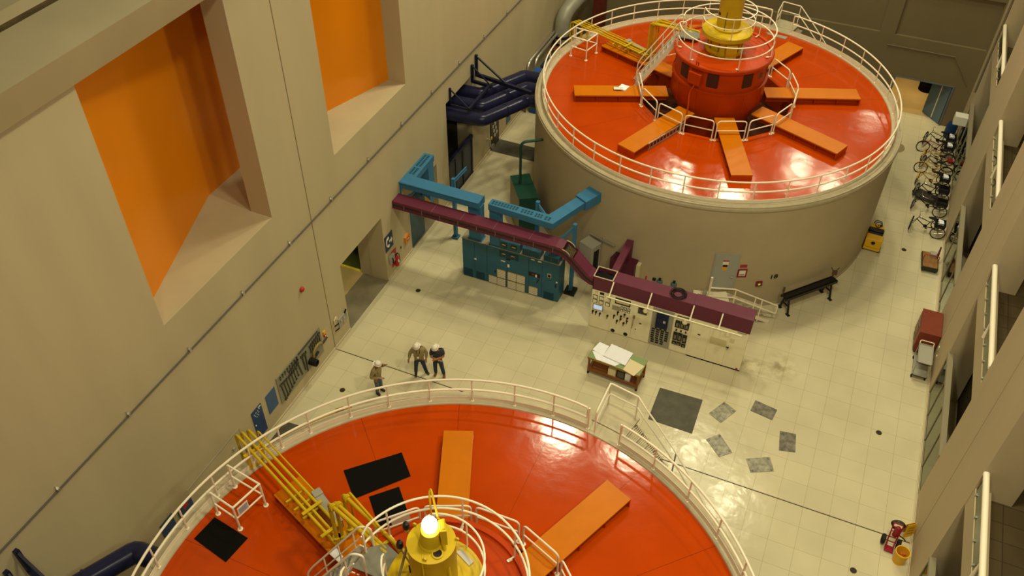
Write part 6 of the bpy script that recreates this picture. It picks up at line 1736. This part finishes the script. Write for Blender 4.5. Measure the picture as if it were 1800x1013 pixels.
def cycle(kind, y, label, frame_mat, steer=0.0, basket=None, xf=20.42, tilt=0.0):
    """local +x towards the wall (rear); front wheel at x=0"""
    t = thing('tricycle' if kind == 'trike' else 'bicycle', label, 'tricycle' if kind == 'trike' else 'bicycle', (xf, y, 0), R(tilt), group='parked cycles')
    r = 0.31; wb = 1.18
    fs_ = Matrix.Translation((0, 0, r)) @ Matrix.Rotation(R(steer), 4, 'Z')

    def add_wheel(M):
        for nm, f, mt_ in (('wheel', wheel_mb, TYRE), ('spokes', spokes_mb, CHROME)):
            if (nm, mt_.name) not in WHEELME:
                o = link(nm, f(r), mt_); WHEELME[(nm, mt_.name)] = o.data
            else:
                o = bpy.data.objects.new(nm, WHEELME[(nm, mt_.name)]); COL.objects.link(o)
            if nm == 'wheel':
                o.parent = t; o.matrix_basis = M; wo = o
            else:
                o.parent = wo
    add_wheel(fs_)
    if kind == 'trike':
        for s_ in (-0.32, 0.32):
            add_wheel(Matrix.Translation((wb, s_, r)))
    else:
        add_wheel(Matrix.Translation((wb, 0, r)))
    hb = Vector((0.22, 0, 0.72)); bbk = Vector((0.62, 0, 0.28)); st = Vector((0.80, 0, 0.68)); hd = Vector((0.17, 0, 0.60))
    m = MB(); m.tube([hd, bbk], 0.022, 8); m.tube([hb, st + Vector((-0.02, 0, -0.1))], 0.018, 8); m.tube([bbk, st], 0.020, 8)
    for s_ in (-0.04, 0.04):
        m.tube([bbk, Vector((wb, s_, r))], 0.013, 6); m.tube([st, Vector((wb, s_, r))], 0.012, 6)
    if kind == 'trike':
        m.tube([(wb, -0.36, r), (wb, 0.36, r)], 0.022, 8)
    link('frame', m, frame_mat, t)
    m = MB(); top = Vector((0.24, 0, 0.80)); c_, s2 = math.cos(R(steer)), math.sin(R(steer))
    for s_ in (-0.045, 0.045):
        m.tube([Vector((-s_ * s2, s_ * c_, r)), Vector((0.13, s_, 0.52)), hb], 0.014, 6)
    m.tube([hb, top + Vector((0, 0, 0.06))], 0.016, 6); link('fork', m, frame_mat, t)
    m = MB(); m.tube(fillet([(0.42 + 0.1 * s2, -0.29, 0.86), (0.22, -0.22, 0.90), (0.22, 0, 0.86), (0.22, 0.22, 0.90), (0.42 - 0.1 * s2, 0.29, 0.86)], 0.1), 0.013, 6); link('handlebar', m, CHROME, t)
    m = MB(); m.extrude([(0.62, -0.02, 0.80), (0.62, 0.02, 0.80), (0.82, 0.08, 0.80), (0.92, 0.10, 0.80), (0.94, 0.0, 0.80), (0.92, -0.10, 0.80), (0.82, -0.08, 0.80)], (0, 0, 0.06)); m.tube([(0.80, 0, 0.66), (0.80, 0, 0.80)], 0.014, 6); link('saddle', m, BLACKG, t)
    m = MB(); m.lathe([(0.001, -0.008), (0.09, -0.008), (0.09, 0.008), (0.001, 0.008)], 16, M=Matrix.Translation((0.62, 0.05, 0.28)) @ Matrix.Rotation(PI / 2, 4, 'X')); m.tube([(0.62, -0.07, 0.28), (0.62, 0.07, 0.28)], 0.018, 6); m.bar((0.62, 0.06, 0.28), (0.70, 0.08, 0.13), 0.02, 0.015); m.bar((0.62, -0.06, 0.28), (0.54, -0.08, 0.43), 0.02, 0.015); m.obox((0.70, 0.12, 0.12), (0.09, 0.08, 0.02)); m.obox((0.54, -0.12, 0.44), (0.09, 0.08, 0.02)); link('crank', m, BLACKG, t)
    for (cx, sx_) in ((0.0, 0), (wb, 1)):
        m = MB(); rr = r + 0.035
        rng = range(20, 150, 13) if sx_ else range(40, 170, 13)
        pts = [(rr * math.cos(R(a)), 0, rr * math.sin(R(a))) for a in rng]
        vs = []
        for q in pts:
            vs += [(q[0], -0.03, q[2]), (q[0], 0.03, q[2])]
        m.add(vs, [(2 * i, 2 * i + 1, 2 * i + 3, 2 * i + 2) for i in range(len(pts) - 1)])
        if kind == 'trike' and sx_:
            continue
        o = link('mudguard', m, frame_mat if not sx_ else BLACKG, t); o.matrix_basis = fs_ if not sx_ else Matrix.Translation((cx, 0, r))
    if kind == 'trike':
        m = MB(); x0, x1, y0, y1, z0, z1 = wb - 0.22, wb + 0.22, -0.24, 0.24, 0.52, 0.78
        for z in (z0, (z0 + z1) / 2, z1):
            m.tube([(x0, y0, z), (x1, y0, z), (x1, y1, z), (x0, y1, z)], 0.008, 5, closed=True)
        for k in range(6):
            xx = x0 + (x1 - x0) * k / 5; yy_ = y0 + (y1 - y0) * k / 5
            m.tube([(xx, y0, z1), (xx, y0, z0), (xx, y1, z0), (xx, y1, z1)], 0.005, 4); m.tube([(x0, yy_, z1), (x0, yy_, z0), (x1, yy_, z0), (x1, yy_, z1)], 0.005, 4)
        m.box(x0, x1, y0, y1, z0, z0 + 0.01); m.box(x0, x0 + 0.008, y0, y1, z0, z1 - 0.06); m.box(x1 - 0.008, x1, y0, y1, z0, z1 - 0.06); m.box(x0, x1, y0, y0 + 0.008, z0, z1 - 0.06); m.box(x0, x1, y1 - 0.008, y1, z0, z1 - 0.06)
        link('basket', m, BLACKG, t)
    if basket:
        m = MB(); m.obox((wb + 0.02, basket * 0.02, 0.66), (0.22, 0.26, 0.16), R(12)); m.obox((wb - 0.04, 0.06, 0.75), (0.16, 0.14, 0.05), R(-20))
        o = link('bag', m, PAPER if basket > 0 else MATS['dark_red_frame'], bevel=0.02); o.location = (xf, y, 0); o.rotation_euler = (0, 0, R(tilt))
        tag(o, 'white bundle in the rear basket of the %s' % basket_names[y] if basket > 0 else 'red bundle on the rear rack of the %s' % basket_names[y], 'bundle', 'bundles on the cycles')


basket_names = {30.62: 'nearest tricycle', 34.45: 'yellow tricycle in mid row', 36.0: 'black bicycle of the far group', 37.4: 'black tricycle next to the corner', 38.3: 'farthest cycle'}
cycle('trike', 30.62, 'black tricycle nearest the camera, its basket holding a white bundle', BLACKG, 80, 1, 20.40)
cycle('trike', 32.30, 'black tricycle second from the camera by the right wall', BLACKG, 74, None, 20.38)
cycle('trike', 33.42, 'black tricycle third from the camera, behind the dark tarpaulin', BLACKG, 68, None, 20.40)
cycle('trike', 34.45, 'yellow tricycle with a white bundle, fourth from the camera', BIKEYEL, 78, 1, 20.38)
cycle('bike', 35.42, 'yellow bicycle with its front wheel straight, mid row, beside the yellow tricycle', BIKEYEL, 4, None, 20.45)
cycle('bike', 36.0, 'black bicycle with a shiny front mudguard in the far group', BLACKG, 66, -1, 20.50)
cycle('bike', 36.62, 'yellow bicycle between two black ones in the far group', BIKEYEL, 70, None, 20.50)
cycle('trike', 37.40, 'plum red tricycle with a white bundle and straight front wheel', MAGENTA, 6, 1, 20.40)
cycle('trike', 38.30, 'black tricycle with a white bundle, last before the corner', BLACKG, 72, 1, 20.45)
m = MB(); m.prism([(20.55, 33.05), (21.5, 32.75), (21.5, 33.35), (20.6, 33.75), (20.25, 33.45)], 0.10, 0.22); m.box(20.6, 20.7, 33.1, 33.2, 0, 0.1); m.box(21.3, 21.4, 33.0, 33.1, 0, 0.1)
tag(link('flat_trolley', m, mat('dark_tarp', (0.05, 0.045, 0.035), 0.6), bevel=0.02), 'low dark trolley on the floor between the tricycles', 'trolley')

# ================================================================ PEOPLE


def skin_obj(name, verts, edges, radii, root, material, parent, sub=2):
    me = bpy.data.meshes.new(name); me.from_pydata([tuple(v) for v in verts], edges, [])
    o = bpy.data.objects.new(name, me); COL.objects.link(o)
    sk = o.modifiers.new('skin', 'SKIN'); sk.use_smooth_shade = True
    sv = me.skin_vertices[0].data if me.skin_vertices else None
    if sv is None:
        bm = bmesh.new(); bm.from_mesh(me); bm.verts.layers.skin.verify(); bm.to_mesh(me); bm.free(); sv = me.skin_vertices[0].data
    for i, r in enumerate(radii):
        sv[i].radius = r if isinstance(r, tuple) else (r, r)
        sv[i].use_root = (i == root)
    ss = o.modifiers.new('sub', 'SUBSURF'); ss.levels = sub; ss.render_levels = sub
    me.materials.append(material)
    o.parent = parent
    return o


def person(label, x, y, face, J, shirt_mat, trouser_mat, boot_mat, short_sleeve=False, jacket=True, lanyard=False):
    """J: joints in local space, facing +y"""
    t = thing('person', label, 'person', (x, y, 0), R(face))
    V = lambda k: Vector(J[k])
    pel = Vector((0, 0, 0.98)); sp = Vector((0, 0.0, 1.14)); ch = Vector((0, 0.01, 1.33)); nk = Vector((0, 0.02, 1.49)) ; hb = V('headb'); ht_ = V('headt')
    verts = []; edges = []; rad = []

    def add(p, r, par=None):
        verts.append(Vector(p)); rad.append(r); i = len(verts) - 1
        if par is not None: edges.append((par, i))
        return i
    i0 = add(pel, (0.155, 0.12)); i1 = add(sp, (0.15, 0.115), i0); i2 = add(ch, (0.165, 0.125), i1); i3 = add(nk, 0.065, i2)
    i4 = add(hb, (0.075, 0.085), i3); hm = hb.lerp(ht_, 0.5); i5 = add(hm, (0.08, 0.098), i4); add(ht_, (0.065, 0.085), i5)
    add(hm + Vector((0, 0.105, -0.015)), 0.018, i5)
    for s_ in (-1, 1):
        add(hm + Vector((0.088 * s_, -0.005, -0.005)), 0.018, i5)
    for side in ('L', 'R'):
        a = add(V('sh' + side), 0.07, i2); b_ = add(V('el' + side), 0.047, a); c = add(V('wr' + side), 0.032, b_)
        d = (V('wr' + side) - V('el' + side)).normalized()
        h = add(V('wr' + side) + d * 0.065, (0.042, 0.026), c)
        ref = d.cross(Vector((0, 0, 1))); ref = ref.normalized() if ref.length > 0.1 else Vector((1, 0, 0))
        for k, (o_, L_) in enumerate(((-0.030, 0.07), (-0.010, 0.085), (0.010, 0.08), (0.030, 0.06))):
            f1 = add(V('wr' + side) + d * 0.105 + ref * o_, 0.0095, h); add(V('wr' + side) + d * (0.105 + L_) + ref * o_ * 1.15 + Vector((0, 0, -0.015)), 0.008, f1)
        f1 = add(V('wr' + side) + d * 0.06 + ref * 0.055, 0.011, h); add(V('wr' + side) + d * 0.10 + ref * 0.072, 0.009, f1)
    for side in ('L', 'R'):
        a = add(V('hip' + side), 0.095, i0); b_ = add(V('kn' + side), 0.058, a); c = add(V('an' + side), 0.042, b_); add(V('toe' + side), 0.032, c)
    body = skin_obj('body', verts, edges, rad, 0, SKIN, t)

    # clothing
    vs = []; ed = []; rd = []

    def ad2(p, r, par=None):
        vs.append(Vector(p)); rd.append(r); i = len(vs) - 1
        if par is not None: ed.append((par, i))
        return i
    k0 = ad2(pel + Vector((0, 0, -0.10 if jacket else -0.0)), (0.215 if jacket else 0.18, 0.165 if jacket else 0.14)); k1 = ad2(sp, (0.215, 0.165), k0); k2 = ad2(ch, (0.225, 0.165), k1); ad2(nk + Vector((0, 0, -0.02)), 0.09, k2)
    for side in ('L', 'R'):
        a = ad2(V('sh' + side), 0.10, k2)
        if short_sleeve:
            ad2(V('sh' + side).lerp(V('el' + side), 0.75), 0.075, a)
        else:
            b_ = ad2(V('el' + side), 0.078, a); ad2(V('el' + side).lerp(V('wr' + side), 0.93), 0.058, b_)
    skin_obj('jacket' if jacket else 'shirt', vs, ed, rd, 0, shirt_mat, t)
    vs = []; ed = []; rd = []
    k0 = ad2(pel + Vector((0, 0, 0.03)), (0.175, 0.145)); k1 = ad2(pel + Vector((0, 0, -0.08)), (0.17, 0.14), k0)
    for side in ('L', 'R'):
        a = ad2(V('hip' + side) + Vector((0, 0, -0.04)), 0.115, k1); b_ = ad2(V('kn' + side), 0.080, a); ad2(V('kn' + side).lerp(V('an' + side), 0.9), 0.072, b_)
    skin_obj('trousers', vs, ed, rd, 0, trouser_mat, t)
    for side in ('L', 'R'):
        an = V('an' + side); to = V('toe' + side)
        vs = [an + Vector((0, 0, 0.10)), Vector((an.x, an.y, 0.055)), Vector((to.x, to.y, 0.045)), an * 1.0 + (an - to).normalized() * 0.05 + Vector((0, 0, -an.z + 0.05))]
        skin_obj('boot', vs, [(0, 1), (1, 2), (1, 3)], [0.06, (0.055, 0.055), (0.050, 0.042), 0.045], 1, boot_mat, t)
    # hard hat
    up_ = (ht_ - hb).normalized(); q = up_.to_track_quat('Z', 'Y').to_matrix().to_4x4()
    Mh = Matrix.Translation(hm + up_ * 0.035) @ q
    m = MB(); m.lathe([(0.120, -0.008), (0.143, -0.006), (0.143, 0.002), (0.119, 0.012), (0.115, 0.050), (0.098, 0.088), (0.06, 0.115), (0.001, 0.124)], 26, M=Mh)
    m.add([Mh @ Vector(p_) for p_ in ((-0.012, -0.095, 0.09), (0.012, -0.095, 0.09), (0.012, 0.0, 0.134), (-0.012, 0.0, 0.134), (0.012, 0.095, 0.09), (-0.012, 0.095, 0.09))], [(0, 1, 2, 3), (3, 2, 4, 5)])
    m.add([Mh @ Vector((0.115 * math.sin(R(a)) * 1.1, 0.125 + (0.05 if i else 0.0) * math.cos(R(a)), -0.010 if i else 0.0)) for i in (0, 1) for a in (-60, -30, 0, 30, 60)], [(i, i + 1, i + 6, i + 5) for i in range(4)])
    hat = link('hard_hat', m, HAT, t)
    m = MB(); m.tube([Mh @ Vector((0.120 * math.cos(R(a)), 0.120 * math.sin(R(a)), 0.018)) for a in range(0, 360, 20)], 0.006, 5, closed=True); link('hat_band', m, mat('hat_band_red', (0.30, 0.06, 0.04), 0.5), hat)
    fdir = (q.to_3x3() @ Vector((0, 1, 0)))
    m = MB()
    for s_ in (-1, 1):
        p_ = hm + Vector((0.034 * s_, 0.092, 0.012)); m.sphere(tuple(p_), 0.011, 8, 6)
    link('eye', m, BLACKG, t)
    m = MB(); m.tube([hb + Vector((-0.03, 0.088, 0.025)), hb + Vector((0, 0.096, 0.023)), hb + Vector((0.03, 0.088, 0.025))], 0.006, 5); link('mouth', m, mat('lips', (0.20, 0.07, 0.05), 0.6), t)
    m = MB(); m.lathe([(0.178, 0.985), (0.182, 0.985), (0.182, 1.02), (0.178, 1.02)], 20)
    if not jacket: link('belt', m, BLACKG, t)
    if lanyard:
        m = MB(); m.tube([(-0.06, 0.08, 1.50), (-0.05, 0.165, 1.36), (0.02, 0.19, 1.20), (0.07, 0.165, 1.36), (0.06, 0.08, 1.50)], 0.008, 5); ly = link('lanyard', m, BLACKG, t)
        m = MB(); m.obox((0.02, 0.20, 1.15), (0.07, 0.01, 0.10)); link('badge', m, WHITE, ly)
    else:
        m = MB(); m.obox((0.09, 0.158, 1.34), (0.10, 0.02, 0.11)); link('pocket', m, shirt_mat, t)
    return t


# A: tan jacket, pointing, faces the pair (towards +x)
person('person in tan jacket, faded jeans and white hard hat, pointing with one arm', 2.73, 12.13, -90,
       dict(headb=(-0.01, 0.06, 1.57), headt=(-0.02, 0.10, 1.72), shL=(-0.20, 0, 1.43), elL=(-0.36, 0.02, 1.19), wrL=(-0.31, 0.20, 1.36), shR=(0.20, 0, 1.43), elR=(0.30, -0.08, 1.15), wrR=(0.13, 0.19, 1.08),
            hipL=(-0.10, 0, 0.92), knL=(-0.11, 0.03, 0.50), anL=(-0.12, 0.02, 0.09), toeL=(-0.15, 0.19, 0.04), hipR=(0.10, 0, 0.92), knR=(0.10, 0.02, 0.50), anR=(0.10, -0.04, 0.09), toeR=(0.13, 0.13, 0.04)),
       JACKET, JEANS2, BOOTBLK)
# B: tan jacket with lanyard, arms hanging a little out
person('person in tan jacket with lanyard badge, dark jeans and white hard hat, arms hanging', 3.72, 13.60, 207,
       dict(headb=(0.02, 0.07, 1.57), headt=(0.06, 0.12, 1.72), shL=(-0.20, 0, 1.43), elL=(-0.29, -0.02, 1.17), wrL=(-0.27, 0.06, 0.94), shR=(0.20, 0, 1.43), elR=(0.33, -0.02, 1.18), wrR=(0.38, 0.05, 0.95),
            hipL=(-0.10, 0, 0.92), knL=(-0.17, 0.02, 0.50), anL=(-0.23, -0.03, 0.09), toeL=(-0.35, 0.09, 0.04), hipR=(0.10, 0, 0.92), knR=(0.14, 0.05, 0.50), anR=(0.17, 0.04, 0.09), toeR=(0.18, 0.22, 0.04)),
       JACKET, JEANS, BOOTBLK, lanyard=True)
# C: dark T-shirt, arms folded
person('person in dark T-shirt, jeans and brown boots, arms folded, white hard hat', 4.40, 13.82, 203,
       dict(headb=(0.03, 0.07, 1.57), headt=(0.07, 0.12, 1.72), shL=(-0.20, 0, 1.43), elL=(-0.25, 0.08, 1.16), wrL=(0.02, 0.24, 1.20), shR=(0.20, 0, 1.43), elR=(0.25, 0.08, 1.14), wrR=(-0.02, 0.20, 1.13),
            hipL=(-0.10, 0, 0.92), knL=(-0.16, 0.06, 0.50), anL=(-0.22, 0.07, 0.09), toeL=(-0.24, 0.25, 0.04), hipR=(0.10, 0, 0.92), knR=(0.11, 0.03, 0.50), anR=(0.11, -0.05, 0.09), toeR=(0.16, 0.11, 0.04)),
       NAVYSHIRT, JEANS, BOOTBRN, short_sleeve=True, jacket=False)
